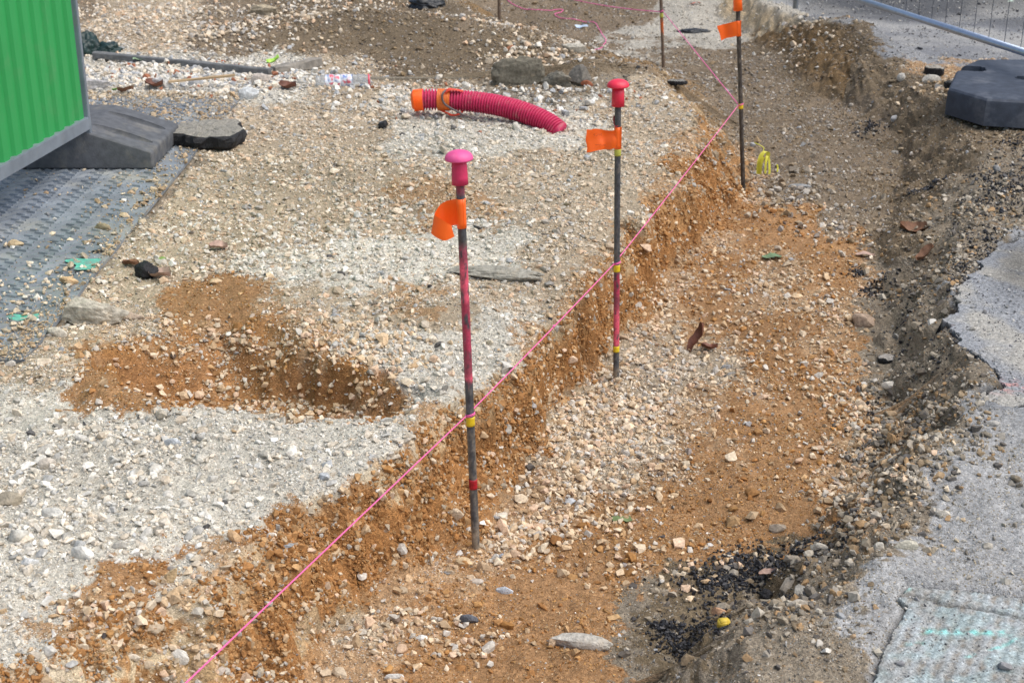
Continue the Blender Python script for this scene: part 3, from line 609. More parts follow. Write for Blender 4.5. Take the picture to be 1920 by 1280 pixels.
# taut string, with a loop round each stake
def zs(b, t, z): return rodpt(b, t, z)
k1 = zs(b1, t1, ZY(778, 3.22)); k2 = zs(b2, t2, ZY(494, y2)); k3 = zs(b3, t3, ZY(197, y3)); k4 = zs(b4, t4, ZY(22, y4)); k5 = zs(b5, t5, .45)
n0 = P(348, 1283, .40); n0 = n0 + (n0 - k1).normalized() * .8
off = Vector((-.011, -.008, 0)); bm = bmesh.new()
def seg(a, b, sag, n=14):
    return [a.lerp(b, i / n) + Vector((0, 0, -sag * 4 * (i / n) * (1 - i / n))) for i in range(n + 1)]
line = seg(n0, k1 + off, .0, 10) + seg(k1 + off, k2 + off, .003)[1:] + seg(k2 + off, k3 + Vector((-.012, -.004, 0)), .004)[1:]
tube(bm, line, .0018, 6)
tube(bm, seg(k3 + Vector((-.013, 0, .003)), k4 + Vector((.011, -.010, 0)), .0), .0022, 6)
tube(bm, seg(k4 + Vector((0, -.012, 0)), k5 + Vector((0, -.014, 0)), .05), .0028, 6)
for k, d, r in ((k1, d1, r1), (k2, d2, r2), (k3, d3, r3), (k4, d4, .0105), (k5, d5, .012)):
    q = Vector((0, 0, 1)).rotation_difference(d)
    for h in (.0, .0035): tube(bm, [k + q @ Vector(((r + .0016) * cos(a * pi / 9), (r + .0016) * sin(a * pi / 9), h + .004 * sin(a * pi / 9 + 2))) for a in range(19)], .0015, 6, False)
kn = k1.lerp(k2, .53) + off * .9
tube(bm, [kn + (k2 - k1).normalized() * (-.006), kn, kn + (k2 - k1).normalized() * .006], [.0018, .0042, .0018], 8)
tag(link('string_line', bm, STR), 'taut bright pink builder\'s string tied from stake to stake along the trench edge', 'string')
def laid(pts, r, lift=.004, z0=.2, n=6, seg_=6):
    bm = bmesh.new(); c = catmull([G(a, b, z0) + Vector((0, 0, lift)) for a, b in pts], n)
    for p in c: p.z = max(p.z, Zat(p.x, p.y) + lift)
    tube(bm, c, r, seg_); return bm
bm = laid([(945,-14),(952,2),(965,12),(985,19),(1010,21),(1035,22),(1055,20),(1052,25),(1040,29),(1050,36),(1075,38),(1095,43),(1115,45),(1122,55),(1128,65),(1136,78),(1130,90),(1115,97),(1100,98)], .003, .008)
tag(link('loose_string', bm, STR), 'slack pink string lying in loops on the pale ground behind the stakes', 'string')
# ---------------------------------------------------------------- corrugated duct
PIPE = plain('magenta_plastic', (.56, .03, .11), .5, 0, .15, 60, .1, dirt=(.45, .25, .22), dirt_amt=.3, dscale=26, spec=.5)
yp = 7.0
cl = catmull([PY(776, 189, 7.0), PY(800, 187, 7.0), PY(850, 188, 6.99), PY(905, 193, 6.96), PY(955, 203, 6.91), PY(1000, 218, 6.85), PY(1030, 233, 6.80), PY(1048, 247, 6.76)], 130)
root = empty('corrugated_duct', (cl[0].x, yp, cl[0].z)); tag(root, 'curved magenta corrugated pipe with orange tape rising out of the gravel', 'pipe')
bm = bmesh.new(); Lc = [0]
for a, b in zip(cl[:-1], cl[1:]): Lc.append(Lc[-1] + (b - a).length)
n = len(cl); rad = [0.0468 + .0058 * (1 if sin(2 * pi * s / .0148) > 0 else -1) * min(1, abs(sin(2 * pi * s / .0148)) * 1.6) for s in Lc]
tube(bm, cl, rad, 36); link('ribbed_tube', bm, PIPE, root)
def sub(a, b): return [p for p, s in zip(cl, Lc) if a <= s <= b]
bm = bmesh.new(); q = sub(0, .048); q = [q[0] + (q[0] - q[26]).normalized() * .012] + q; tube(bm, q, [.038, .048] + [.0535 + .0008 * sin(i * .9) for i in range(len(q) - 2)], 36); link('tape_end', bm, ORA, root)
bm = bmesh.new(); q = sub(.118, .185); tube(bm, q, [.0540 + .0007 * sin(i * .8) for i in range(len(q))], 36); link('tape_band', bm, plain('orange_tape_dull', (.75, .16, .02), .45, 0, .15, 30, .2), root)
# red flap of tape on the top and a loose end below
bm = bmesh.new(); strip(bm, [PY(832,172,yp-.03),PY(840,166,yp-.02),PY(850,166,yp-.01),PY(868,169,yp-.02)], [PY(834,178,yp-.05),PY(842,171,yp-.05),PY(852,170,yp-.05),PY(870,172,yp-.045)], 5, .002, 4, 3)
link('tape_flap', bm, plain('red_orange_tape', (.72, .06, .02), .45), root)
bm = bmesh.new(); tube(bm, catmull([PY(825,206,yp-.02),PY(838,212,yp-.05),PY(848,216,yp-.06),PY(862,214,yp-.06),PY(868,208,yp-.04)], 6), .005, 8); link('tape_tail', bm, bpy.data.materials['red_orange_tape'], root)
bm = bmesh.new(); tube(bm, catmull([PY(838,168,yp-.01),PY(831,174,yp-.055),PY(829,182,yp-.062),PY(833,194,yp-.062),PY(845,203,yp-.066),PY(862,212,yp-.08),PY(885,222,yp-.09),PY(905,228,yp-.10),PY(930,235,yp-.08),PY(960,237,yp-.03)], 8), .0052, 8)
tag(link('cable', bm, plain('grey_brown_cable', (.13, .10, .10), .6, 0, .2, 60)), 'thin grey-brown cable looped over the magenta pipe', 'cable')
# ---------------------------------------------------------------- rocks
M_R = {}
def rmat(col, tar=False):
    k = (col, tar)
    if k not in M_R:
        M_R[k] = plain('rock_%d' % len(M_R), col, .88 if not tar else .55, 0, .34, 70, .9, dirt=(.42, .33, .22) if not tar else (.16, .15, .14), dirt_amt=.22, dscale=22, spec=.25, bscale=190)
    return M_R[k]
STONES = [
 (1617,597,46,36,.55,(.36,.27,.20),'brown blocky stone on the trench floor close to the right bank',0),
 (1080,1200,80,24,.5,(.50,.47,.41),'long pale grey stone lying flat on the trench floor near the bottom of the picture',0),
 (1035,1204,18,22,.7,(.56,.41,.27),'small peach stone touching the left end of the long pale grey stone',0),
 (877,1160,34,18,.5,(.12,.125,.14),'dark grey stone alone on the orange trench floor below the nearest stake',0),
 (947,1106,28,18,.55,(.50,.53,.56),'round blue-white pebble on the orange floor below the nearest stake',0),
 (789,1194,20,17,.6,(.70,.68,.62),'small white angular stone on the floor left of the dark grey stone',0),
 (868,1052,28,24,.6,(.54,.40,.24),'beige stone leaning at the foot of the nearest stake',0),
 (930,1046,15,20,.7,(.64,.62,.56),'upright white pebble just right of the nearest stake foot',0),
 (944,1042,20,14,.5,(.34,.36,.40),'smooth grey pebble beside the upright white pebble',0),
 (850,963,28,20,.7,(.60,.48,.34),'triangular cream stone stuck in the clay left of the nearest stake',.05),
 (938,964,24,24,.6,(.62,.56,.46),'cream stone at the foot of the clay face right of the nearest stake',0),
 (998,996,22,18,.6,(.58,.46,.32),'beige cornered stone on the floor below the clay face',0),
 (168,590,100,42,.45,(.48,.44,.36),'big grey-beige block in the gravel between mat and pit',.27),
 (236,592,46,14,.3,(.46,.36,.28),'flat pinkish stone right of the big grey-beige block',.27),
 (105,622,36,24,.5,(.56,.51,.42),'pale rounded stone below the mat corner',.27),
 (32,467,24,18,.6,(.52,.40,.25),'tan stone lying alone on the ribbed mat',.29),
 (130,537,30,18,.5,(.60,.42,.24),'orange-beige stone on the mat edge under the turquoise mark',.29),
 (193,436,24,14,.5,(.30,.25,.16),'olive brown stone on the mat near its right edge',.29),
 (930,510,110,24,.16,(.34,.32,.27),'thin grey slab of stone lying flat behind the nearest stake',.27),
 (322,1077,20,42,.5,(.60,.44,.25),'long tan stone standing in the orange clay at lower left',.2),
 (440,1003,18,30,.6,(.62,.42,.24),'upright peach stone at the white gravel edge',.22),
 (155,1034,38,28,.6,(.70,.68,.62),'white angular stone in the white gravel at lower left',.27),
 (57,1050,26,20,.55,(.64,.64,.62),'small white stone left of the white angular stone',.27),
 (35,1000,30,34,.7,(.58,.56,.50),'upright white-grey stone near the left picture edge',.27),
 (16,933,40,34,.6,(.38,.33,.25),'grey-brown boulder cut by the left picture edge',.27),
 (98,962,36,26,.6,(.66,.64,.58),'white triangular stone right of the grey-brown boulder',.27),
 (338,1230,26,32,.6,(.62,.60,.54),'white upright stone beside the string in the bottom left corner',.15),
 (90,868,34,26,.6,(.56,.50,.42),'pale cream stone amid white gravel left of the pit lip',.27),
 (325,830,34,18,.5,(.52,.54,.55),'bluish white stone in front of the pit lip',.27),
 (1700,1020,44,24,.5,(.50,.47,.38),'large pale stone half buried in the right bank',.18),
 (1768,962,30,14,.45,(.58,.54,.46),'flat pale stone on the grey dust right of the bank',.2),
 (1535,1025,28,15,.5,(.60,.55,.46),'cream stone between the black crumbs and the right bank',0),
 (1348,1155,28,16,.6,(.50,.30,.18),'reddish brown stone above the small yellow block',0),
 (1498,1137,32,22,.6,(.54,.49,.41),'cream stone in the black crumbs by the bank foot',.03),
 (1500,1110,26,36,.5,(.42,.40,.35),'long grey stone leaning up the right bank',.05),
 (1668,722,24,15,.6,(.66,.62,.54),'white stone at the foot of the right bank below the broken asphalt',0),
 (1616,756,20,20,.6,(.54,.42,.30),'round tan stone left of the white stone at the bank foot',0),
 (738,1268,30,16,.5,(.68,.67,.63),'white flat stone at the bottom picture edge',0),
 (1330,1020,12,9,.5,(.60,.58,.54),'tiny white stone in the middle of the bare orange floor',0),
 (1868,738,14,8,.6,(.12,.11,.12),'small dark stone on the pink paint of the asphalt',.2),
 (1862,795,24,10,.45,(.44,.42,.38),'grey oval stone on the dust below the asphalt edge',.2),
 (1648,1024,16,22,.6,(.54,.50,.42),'narrow cream stone in the top of the right bank',.15),
 (978,143,92,52,.75,(.17,.155,.12),'big dark grey boulder behind the magenta pipe',.25),
 (1046,150,48,34,.7,(.20,.185,.15),'mid-size grey boulder right of the big dark boulder',.25),
 (1090,143,36,42,.7,(.22,.20,.17),'upright grey boulder at the foot of the brown mound',.25),
 (1100,158,20,14,.6,(.36,.13,.07),'small rust red stone in front of the upright grey boulder',.25),
 (957,91,16,14,.7,(.38,.18,.10),'reddish stone on the mound behind the big boulder',.25),
 (1035,93,13,9,.6,(.62,.60,.56),'oval white stone on the slope above the boulders',.25),
 (1075,92,40,16,.4,(.48,.45,.38),'wide pale flat stone by the end of the slack pink string',.15),
 (492,20,46,22,.6,(.44,.37,.26),'large tan stone on the dirt at the top of the picture',.27),
 (150,165,70,26,.5,(.42,.41,.40),'grey concrete lump beside the green panel',.27),
 (305,160,40,24,.7,(.56,.55,.52),'big whitish cobble in the rubble strip',.27),
 (365,155,26,18,.7,(.46,.48,.50),'grey cobble under the wooden stick',.27),
 (490,150,30,22,.7,(.52,.46,.40),'pinkish cobble in front of the kerb corner',.27),
 (468,178,34,22,.7,(.54,.56,.56),'blue-white cobble at the front of the rubble strip',.27),
 (1500,350,26,8,.4,(.30,.31,.31),'flat slate grey stone on the trench floor past the yellow ribbon',0),
 (1678,222,14,12,.7,(.50,.50,.50),'white round stone on the trench floor in front of the rubber block',0),
 (1690,145,14,16,.7,(.55,.52,.46),'pale stone perched on the bank left of the asphalt piece',.15),
 (1745,150,34,14,.5,(.56,.52,.45),'white stone in front of the asphalt piece by the rubber block',.2),
]
for i, (px, py, w_, h_, fl_, col, lab, z0) in enumerate(STONES):
    p = G(px, py + h_ * .3, z0); p.z = max(p.z, z0 - .02 if z0 > .28 else -1); d = p.y * CP + (H - p.z) * SP; mpp = d / F
    ww = w_ * mpp; hh = h_ * mpp; zz = min(ww * fl_ * 1.1, hh * 1.15) if w_ >= h_ * .9 else hh * .95
    sy = max(.35 * ww, min(1.1 * ww, (hh - zz * .85) / .42)) if w_ >= h_ * .9 else ww * .8
    if z0 > .28: p.z = .286
    bm = rock_bm((ww * (1.45 if w_ > 2.6 * h_ else 1.12), sy, zz), (200 if ww > .14 else 501) + i * 3, rot=random.Random(i).uniform(-.3, .3), sub=5 if ww > .09 else 3, rough=.11 if ww > .14 else .05, cuts=9 if ww > .14 else (5 if w_ > 2.6 * h_ else 9))
    if w_ < h_ * .9: bmesh.ops.rotate(bm, verts=bm.verts, matrix=Matrix.Rotation(.35 if i % 2 else -.3, 3, 'Y'))
    o = link('stone' if ww < .13 else 'boulder', bm, rmat(col), None, True, (p.x, p.y, p.z + zz * .25)); shade_auto(o, 28)
    tag(o, lab, 'stone' if ww < .13 else 'boulder')
def chunk(px, py, wx, wy, h, seed, label, z0, top=(.34,.31,.26), n=15):
    p = G(px, py, z0); r = random.Random(seed); N_ = 44; bm = bmesh.new(); rings = []
    out = [1 + .05 * r.uniform(-1, 1) + .10 * sin(3 * a * 2 * pi / N_ + seed) + .06 * sin(7 * a * 2 * pi / N_ + seed * 2) for a in range(N_)]
    levels = [(.0, .90), (.15, .97), (.5, 1.0), (.82, .98), (.97, .93), (1.0, .8), (1.0, .6), (1.0, .4), (1.0, .2)]
    for li, (hz, sc_) in enumerate(levels):
        ring = []
        for k in range(N_):
            a = 2 * pi * k / N_; q = Vector((cos(a) * wx / 2 * out[k] * sc_, sin(a) * wy / 2 * out[k] * sc_, hz * h))
            q += mnoise.noise_vector(q * 45 + Vector((seed, 0, 0))) * .012 * (wx / .35) ** .6 + mnoise.noise_vector(q * 120 + Vector((seed, 0, 0))) * .004; ring.append(bm.verts.new(q))
        rings.append(ring)
    for j, (a, b) in enumerate(zip(rings[:-1], rings[1:])):
        for k in range(N_): bm.faces.new((a[k], a[(k + 1) % N_], b[(k + 1) % N_], b[k])).material_index = 1 if j >= 4 else 0
    bm.faces.new(rings[-1]).material_index = 1
    o = link('asphalt_chunk', bm, [TAR, plain('chunk_top', top, .95, 0, .45, 140, .9, dirt=(.12,.11,.10), dirt_amt=.3, dscale=40, bscale=160)], None, False, (p.x, p.y, max(p.z, z0) - .004))
    tag(o, label, 'asphalt piece'); return o
TAR = plain('broken_tar', (.016, .016, .018), .7, 0, .6, 200, 1.0, dirt=(.16, .13, .10), dirt_amt=.12, dscale=130, spec=.4, bscale=220)
chunk(390, 268, .38, .36, .062, 4, 'thick slab of broken black asphalt with dusty top beside the rubber ballast block', .285, (.25,.235,.20))
chunk(1751, 140, .115, .13, .045, 11, 'small grey-topped asphalt piece on the bank left of the dark rubber block', .2)
chunk(1268, 174, .11, .07, .022, 17, 'flat black asphalt piece half buried behind the red capped stake', .25, (.2,.19,.17))
chunk(1785, 165, .09, .08, .04, 23, 'little black asphalt lump against the left end of the dark rubber block', .2, (.05,.05,.05))
chunk(1665, 676, .065, .06, .018, 29, 'flat black asphalt flake with pale top at the foot of the right bank', 0, (.36,.33,.29))
for (px, py, s, lab, z0) in [(276,508,.07,'round lump of black asphalt among brown leaves by the mat', .27),(718,231,.05,'small black lump left in front of the magenta pipe',.27),(1436,1112,.03,'rounded black lump in the crumbs by the right bank',0)]:
    p = G(px, py + 8, z0); bm = rock_bm((s, s * .85, s * .75), 900 + px, 4, 4, .10); tag(link('asphalt_lump', bm, TAR, None, True, (p.x, p.y, p.z + s * .25)), lab, 'asphalt lump')
# ---------------------------------------------------------------- ground mat
RUB = plain('mat_plastic', (.20, .225, .25), .5, 0, .3, 9, .15, dirt=(.40, .39, .33), dirt_amt=.5, dscale=3.2, spec=.4)
mx0, mx1, my0, my1, mz = -3.9, -1.435, 3.86, 7.45, .283
root = empty('ground_mat', ((mx0 + mx1) / 2, (my0 + my1) / 2, mz)); tag(root, 'dark ribbed ground protection mat under the green panel with turquoise paint marks', 'ground mat')
bm = bmesh.new(); bmesh.ops.create_cube(bm, size=1, matrix=Matrix.Translation(((mx0 + mx1) / 2, (my0 + my1) / 2, mz - .007)) @ Matrix.Diagonal((mx1 - mx0, my1 - my0, .014, 1)))
bmesh.ops.bevel(bm, geom=bm.edges[:], offset=.003, segments=2); link('sheet', bm, RUB, root, False)
vs, fs = [], []
for j in range(int((my1 - my0 - .1) / .034)):
    for i in range(int((mx1 - mx0 - .14) / .058)):
        cx = mx0 + .05 + i * .058 + (.029 if j % 2 else 0); cy = my0 + .06 + j * .034; a = .55 if (i + j) % 2 else -.42
        ca, sa = cos(a), sin(a); k = len(vs)
        for hx, hy, hz in [(-.023,-.0075,0),(.023,-.0075,0),(.023,.0075,0),(-.023,.0075,0),(-.019,-.0045,.0075),(.019,-.0045,.0075),(.019,.0045,.0075),(-.019,.0045,.0075)]:
            vs.append((cx + hx * ca - hy * sa, cy + hx * sa + hy * ca, mz - .0005 + hz))
        fs += [(k,k+1,k+5,k+4),(k+1,k+2,k+6,k+5),(k+2,k+3,k+7,k+6),(k+3,k,k+4,k+7),(k+4,k+5,k+6,k+7)]
o = np_mesh('tread_pattern', np.array(vs), [np.array(fs)], None, RUB); o.parent = root; o.location = -root.location
TURQ = plain('turquoise_paint', (.10, .46, .34), .7, 0, .3, 60, dirt=(.2, .22, .22), dirt_amt=.75, dscale=24); BLK = plain('hole_black', (.008, .008, .008), .9)
def puddle(name, pts, mat, parent, z, amp=.006, seed=0):
    bm = bmesh.new(); c = catmull(pts + [pts[0]], 5)[:-1]
    bm.faces.new([bm.verts.new(Vector((p.x, p.y, z)) + mnoise.noise_vector(Vector((p.x * 60, p.y * 60, seed))) * amp * Vector((1, 1, 0)).length * .7) for p in c])
    for v in bm.verts: v.co.z = z
    bmesh.ops.triangulate(bm, faces=bm.faces); return link(name, bm, mat, parent, False)
for pts in [[(118,490),(140,486),(165,487),(188,486),(186,494),(178,503),(160,507),(140,506),(143,498)], [(12,594),(30,590),(50,592),(72,590),(70,600),(50,599),(30,603)]]:
    puddle('paint_mark', [P(a, b, mz + .004) for a, b in pts], TURQ, root, mz + .0065)
for px, py in [(184,469),(38,584),(298,352),(268,377)]:
    p = P(px, py, mz + .006); bm = bmesh.new(); bmesh.ops.create_circle(bm, segments=20, radius=1, cap_ends=True, matrix=Matrix.Translation((p.x, p.y, mz + .0022)) @ Matrix.Diagonal((.024, .019, 1, 1))); link('handle_hole', bm, BLK, root, False)  # flat black discs stand in for the shade inside open holes
# ---------------------------------------------------------------- ballast blocks
RUB2 = plain('ballast_rubber', (.105, .11, .118), .72, 0, .22, 30, .35, dirt=(.26, .24, .20), dirt_amt=.32, dscale=7, spec=.35, bscale=120)
RUB3 = plain('blue_black_rubber', (.052, .064, .088), .66, 0, .2, 24, .25, dirt=(.16, .17, .19), dirt_amt=.42, dscale=6, spec=.4, bscale=120)
def prism(pts2, y0, y1, bev):
    bm = bmesh.new(); a = [bm.verts.new((x, y0, z)) for x, z in pts2]; b = [bm.verts.new((x, y1, z)) for x, z in pts2]; n = len(a)
    bm.faces.new(a); bm.faces.new(b[::-1])
    for i in range(n): bm.faces.new((a[i], b[i], b[(i + 1) % n], a[(i + 1) % n]))
    bmesh.ops.recalc_face_normals(bm, faces=bm.faces); bmesh.ops.bevel(bm, geom=bm.edges[:], offset=bev, segments=3, profile=.6, affect='EDGES'); return bm
def ell(c, s, rz=0, ry=0):
    bm = bmesh.new(); bmesh.ops.create_uvsphere(bm, u_segments=24, v_segments=16, radius=1, matrix=Matrix.Translation(c) @ Matrix.Rotation(rz, 4, 'Z') @ Matrix.Rotation(ry, 4, 'Y') @ Matrix.Diagonal((*s, 1)))
    return link('cutter', bm, RUB2, None)
bx, by = -1.97, 6.24
bm = prism([(-.42, 0), (.42, 0), (.42, .075), (.14, .165), (-.14, .165), (-.42, .075)], -.265, .265, .012)
o = link('ballast_block', bm, RUB2, None, False, (bx, by, .288))
sl = math.atan2(.09, .28); cs = []
for sx in (-1, 1):
    for yy_ in (-.13, .12): cs.append(ell(Vector((bx + sx * .27, by + yy_, .288 + .128)), (.135, .036, .034), 0, sx * sl))
boolean(o, cs); shade_auto(o, 30); tag(o, 'dark grey wedge shaped rubber ballast block under the green panel', 'ballast block')
# right block: chamfered rubber foot
pp = [(2.25,7.30),(2.38,7.07),(2.66,7.0),(3.1,7.0),(3.3,7.25),(3.32,7.72),(3.1,7.96),(2.60,7.96),(2.42,7.74)]
bm = bmesh.new(); vb = [bm.verts.new((x, y, .215)) for x, y in pp]; f = bm.faces.new(vb); r_ = bmesh.ops.extrude_face_region(bm, geom=[f]); tv = [v for v in r_['geom'] if isinstance(v, bmesh.types.BMVert)]
for v in tv: v.co.z = .355
bmesh.ops.recalc_face_normals(bm, faces=bm.faces)
bmesh.ops.bevel(bm, geom=[e for e in bm.edges if all(v in tv for v in e.verts)], offset=.026, segments=3, profile=.5, affect='EDGES')
bmesh.ops.rotate(bm, cent=(2.2, 7, .215), verts=bm.verts, matrix=Matrix.Rotation(radians(2), 3, 'X'))
o = link('fence_foot', bm, RUB3, None, False)
cs = []
def cutbox(c, s, rz=0):
    bm = bmesh.new(); bmesh.ops.create_cube(bm, size=1, matrix=Matrix.Translation(c) @ Matrix.Rotation(rz, 4, 'Z') @ Matrix.Diagonal((*s, 1))); bmesh.ops.bevel(bm, geom=bm.edges[:], offset=.018, segments=3, affect='EDGES'); return link('cutter', bm, RUB3, None)
cs.append(cutbox((2.47, 7.72, .36), (.20, .12, .12), -.2)); cs.append(cutbox((2.74, 7.50, .37), (.15, .08, .14))); cs.append(cutbox((2.95, 7.5, .37), (.09, .09, .14)))
boolean(o, cs); shade_auto(o, 25); tag(o, 'heavy blue-black rubber fence foot with chamfered corners at the right edge of the trench', 'fence foot')
# ---------------------------------------------------------------- wire mesh fence
GAL = plain('galvanised_steel', (.46, .54, .66), .36, .75, .1, 30, .1, dirt=(.3,.33,.38), dirt_amt=.2, dscale=30)
ra, rb = PY(1590, -7, 9.55), PY(1935, 103, 7.50); rz_ = (ra.z + rb.z) / 2
fd = (rb - ra).normalized(); near_ = rb + fd * .55; far_ = near_ - fd * 3.45
root = empty('wire_fence', near_); tag(root, 'galvanised wire mesh fence panel whose blueish bottom rail crosses the upper right corner', 'fence')
bm = bmesh.new(); tube(bm, [far_, near_], .0205, 20); link('bottom_rail', bm, GAL, root)
bm = bmesh.new(); tube(bm, [far_ + Vector((0, 0, 1.8)), near_ + Vector((0, 0, 1.8))], .0205, 16); link('top_rail', bm, GAL, root)
for q, dn in ((far_, .2), (near_, .22)):
    bm = bmesh.new(); tube(bm, [q - Vector((0, 0, dn)), q + Vector((0, 0, 1.82))], .0205, 16); link('upright', bm, GAL, root)
bm = bmesh.new(); wl = (near_ - far_).length
for i in range(1, int(wl / .155)): q = far_ + fd * (i * .155); tube(bm, [q, q + Vector((0, 0, 1.8))], .0017, 5)
for h in (.3, .55, .8, 1.05, 1.3, 1.55): tube(bm, [far_ + Vector((0, 0, h)), near_ + Vector((0, 0, h))], .0017, 5)
link('wire_mesh', bm, plain('wire', (.16, .19, .24), .5, .5), root)
# ---------------------------------------------------------------- green hoarding
GREEN = plain('green_sheet', (.03, .32, .085), .5, 0, .06, 3, .05, bscale=20, spec=.45, dirt=(.10, .30, .12), dirt_amt=.3, dscale=5); RAIL = plain('grey_rail', (.27, .31, .36), .45, .4, .15, 14, .1, dirt=(.35,.34,.30), dirt_amt=.2, dscale=12)
hA = Vector((-1.825, 5.98, .462)); hd = Vector((-.105, -.80, 0)).normalized(); hn = Vector((hd.y, -hd.x, 0)) * -1  # towards +x
if hn.x < 0: hn = -hn
root = empty('green_hoarding', hA); tag(root, 'bright green corrugated steel site panel standing on a grey bottom rail', 'hoarding')
Lh = 2.3; pitch = .0985; bm = bmesh.new(); prof = []; s = .012
while s < Lh:
    for ds, dn in ((0, .0), (.010, .014), (.056, .014), (.066, .0), (.0985, .0)):
        if ds < .098: prof.append((s + ds, dn))
    s += pitch
lo = [bm.verts.new(hA + hd * a + hn * (b - .004) + Vector((0, 0, .045))) for a, b in prof]; hi = [bm.verts.new(hA + hd * a + hn * (b - .004) + Vector((0, 0, 2.0))) for a, b in prof]
for i in range(len(lo) - 1): bm.faces.new((lo[i], lo[i + 1], hi[i + 1], hi[i]))
link('corrugated_sheet', bm, GREEN, root, False)
def obox(a, b, w_, h_, mat, name, parent, bev=.003):
    """bar from a to b, width along hn, height z"""
    d = (b - a); l = d.length; d.normalize(); bm = bmesh.new(); bmesh.ops.create_cube(bm, size=1)
    R = Matrix((d, d.orthogonal() if abs(d.z) > .9 else Vector((0, 0, 1)).cross(d).normalized(), Vector((0, 0, 0)))); sx = d; sy = Vector((0, 0, 1)).cross(d).normalized() if abs(d.z) < .9 else hn; sz = sx.cross(sy)
    for v in bm.verts: v.co = (a + b) / 2 + sx * v.co.x * l + sy * v.co.y * w_ + sz * v.co.z * h_
    bmesh.ops.recalc_face_normals(bm, faces=bm.faces); bmesh.ops.bevel(bm, geom=bm.edges[:], offset=bev, segments=2, affect='EDGES'); return link(name, bm, mat, parent, False)
z1 = Vector((0, 0, 1))
obox(hA + z1 * .027, hA + hd * Lh + z1 * .027, .045, .054, RAIL, 'bottom_rail', root)
obox(hA + z1 * 2.0, hA + hd * Lh + z1 * 2.0, .045, .05, RAIL, 'top_rail', root)
obox(hA - hd * .012 - z1 * .05, hA - hd * .012 + z1 * 2.02, .04, .024, RAIL, 'end_post', root)
obox(hA + hd * (Lh + .014) - z1 * .17, hA + hd * (Lh + .014) + z1 * 2.02, .04, .024, RAIL, 'end_post', root)
# ---------------------------------------------------------------- kerb edging, stick, scraps
KERB = plain('kerb_concrete', (.15, .155, .155), .85, 0, .25, 30, .4, dirt=(.36,.31,.24), dirt_amt=.25, dscale=9)
def bar(pa, pb, w_, h_, mat, name, label, cat, n=16, amp=.004, seed=1, sink=.0):
    bm = bmesh.new(); d = (pb - pa); l = d.length; d.normalize(); s = z1.cross(d).normalized(); R = []
    for i in range(n + 1):
        c = pa.lerp(pb, i / n); k = 1 - .0
        R.append([bm.verts.new(c + s * a * w_ / 2 + z1 * (b * h_ - sink) + mnoise.noise_vector(Vector((c.x * 9, a * 3 + seed, b * 3 + c.y * 9))) * amp) for a, b in ((-1, 0), (-1, .85), (-.8, 1), (.8, 1), (1, .85), (1, 0))])
    for a, b in zip(R[:-1], R[1:]):
        for k in range(6): bm.faces.new((a[k], a[(k + 1) % 6], b[(k + 1) % 6], b[k]))
    bm.faces.new(R[0]); bm.faces.new(R[-1][::-1]); bmesh.ops.recalc_face_normals(bm, faces=bm.faces)
    return tag(link(name, bm, mat, None, False), label, cat)
def onp(px, py, z): return P(px, py, z)
bar(onp(178, 108, .28), onp(508, 141, .28), 0.045, .036, KERB, 'kerb_edging', 'long dark grey kerb edging bar running behind the rubble strip', 'kerb', 20, .004, 1)
bar(onp(513, 142, .27), onp(600, 122, .285), .055, .05, plain('old_kerb', (.25,.23,.20), .9, 0, .35, 24, .6, dirt=(.38,.31,.23), dirt_amt=.4, dscale=8), 'kerb_edging', 'short crumbling kerb bar angled up from the corner beside the plastic bottle', 'kerb', 14, .012, 5)
bar(onp(316, 156, .31), onp(440, 143, .335), .022, .012, plain('raw_wood', (.42, .30, .17), .8, 0, .2, 20, .2, stretch=(1, 8, 8)), 'wooden_stick', 'pale wooden stick lying across the rubble cobbles', 'stick', 10, .004, 2)
def sheet(name, px, py, w_, h_, mat, label, cat, z0=.27, seed=0, curl=.5, shape='leaf', stand=0., rz=None, lift=.006):
    p = G(px, py, z0); p.z = max(p.z, z0 if z0 > .28 else -1); d = p.y * CP + (H - p.z) * SP; mpp = d / F; L_ = w_ * mpp; W_ = h_ * mpp * 2.2; W_ = min(W_, L_ * .8) if not stand else h_ * mpp
    r = random.Random(seed); bm = bmesh.new(); n, m_ = 12, 6; g = []
    for i in range(n + 1):
        u_ = i / n; hw = (sin(pi * min(1, u_ * .94 + .03)) ** .7 if shape == 'leaf' else 1 - .1 * sin(u_ * 9 + seed)) * W_ / 2; row = []
        for k in range(m_ + 1):
            v_ = k / m_ * 2 - 1; hw2 = hw * (1 + .12 * sin(u_ * 22 + seed)); q = Vector(((u_ - .5) * L_, v_ * hw2, curl * W_ * v_ * v_ * .6 + curl * L_ * .3 * (u_ - .5) ** 2 + .05 * L_ * sin(u_ * 7 + seed)))
            row.append(bm.verts.new(q))
        g.append(row)
    for i in range(n):
        for k in range(m_): bm.faces.new((g[i][k], g[i + 1][k], g[i + 1][k + 1], g[i][k + 1]))
    M_ = Matrix.Rotation(r.uniform(-.5, .5) if rz is None else rz, 3, 'Z') @ Matrix.Rotation(stand, 3, 'Y') @ Matrix.Rotation(r.uniform(-.25, .25), 3, 'X')
    bmesh.ops.rotate(bm, verts=bm.verts, matrix=M_); zmin = min(v.co.z for v in bm.verts)
    return tag(link(name, bm, mat, None, True, (p.x, p.y, p.z - zmin + lift)), label, cat)
LB = plain('brown_leaf', (.20, .10, .055), .7, 0, .3, 60, .3); LR = plain('red_brown_leaf', (.16, .06, .035), .6, 0, .3, 60, .3); LG = plain('green_leaf', (.14, .22, .11), .6, 0, .2, 60, .3); LP = plain('pinkish_leaf', (.42, .29, .23), .75, 0, .25, 60, .3)
sheet('dead_leaf', 300, 522, 46, 18, LP, 'curled pinkish brown leaf right of the round asphalt lump', 'leaf', .27, 3)
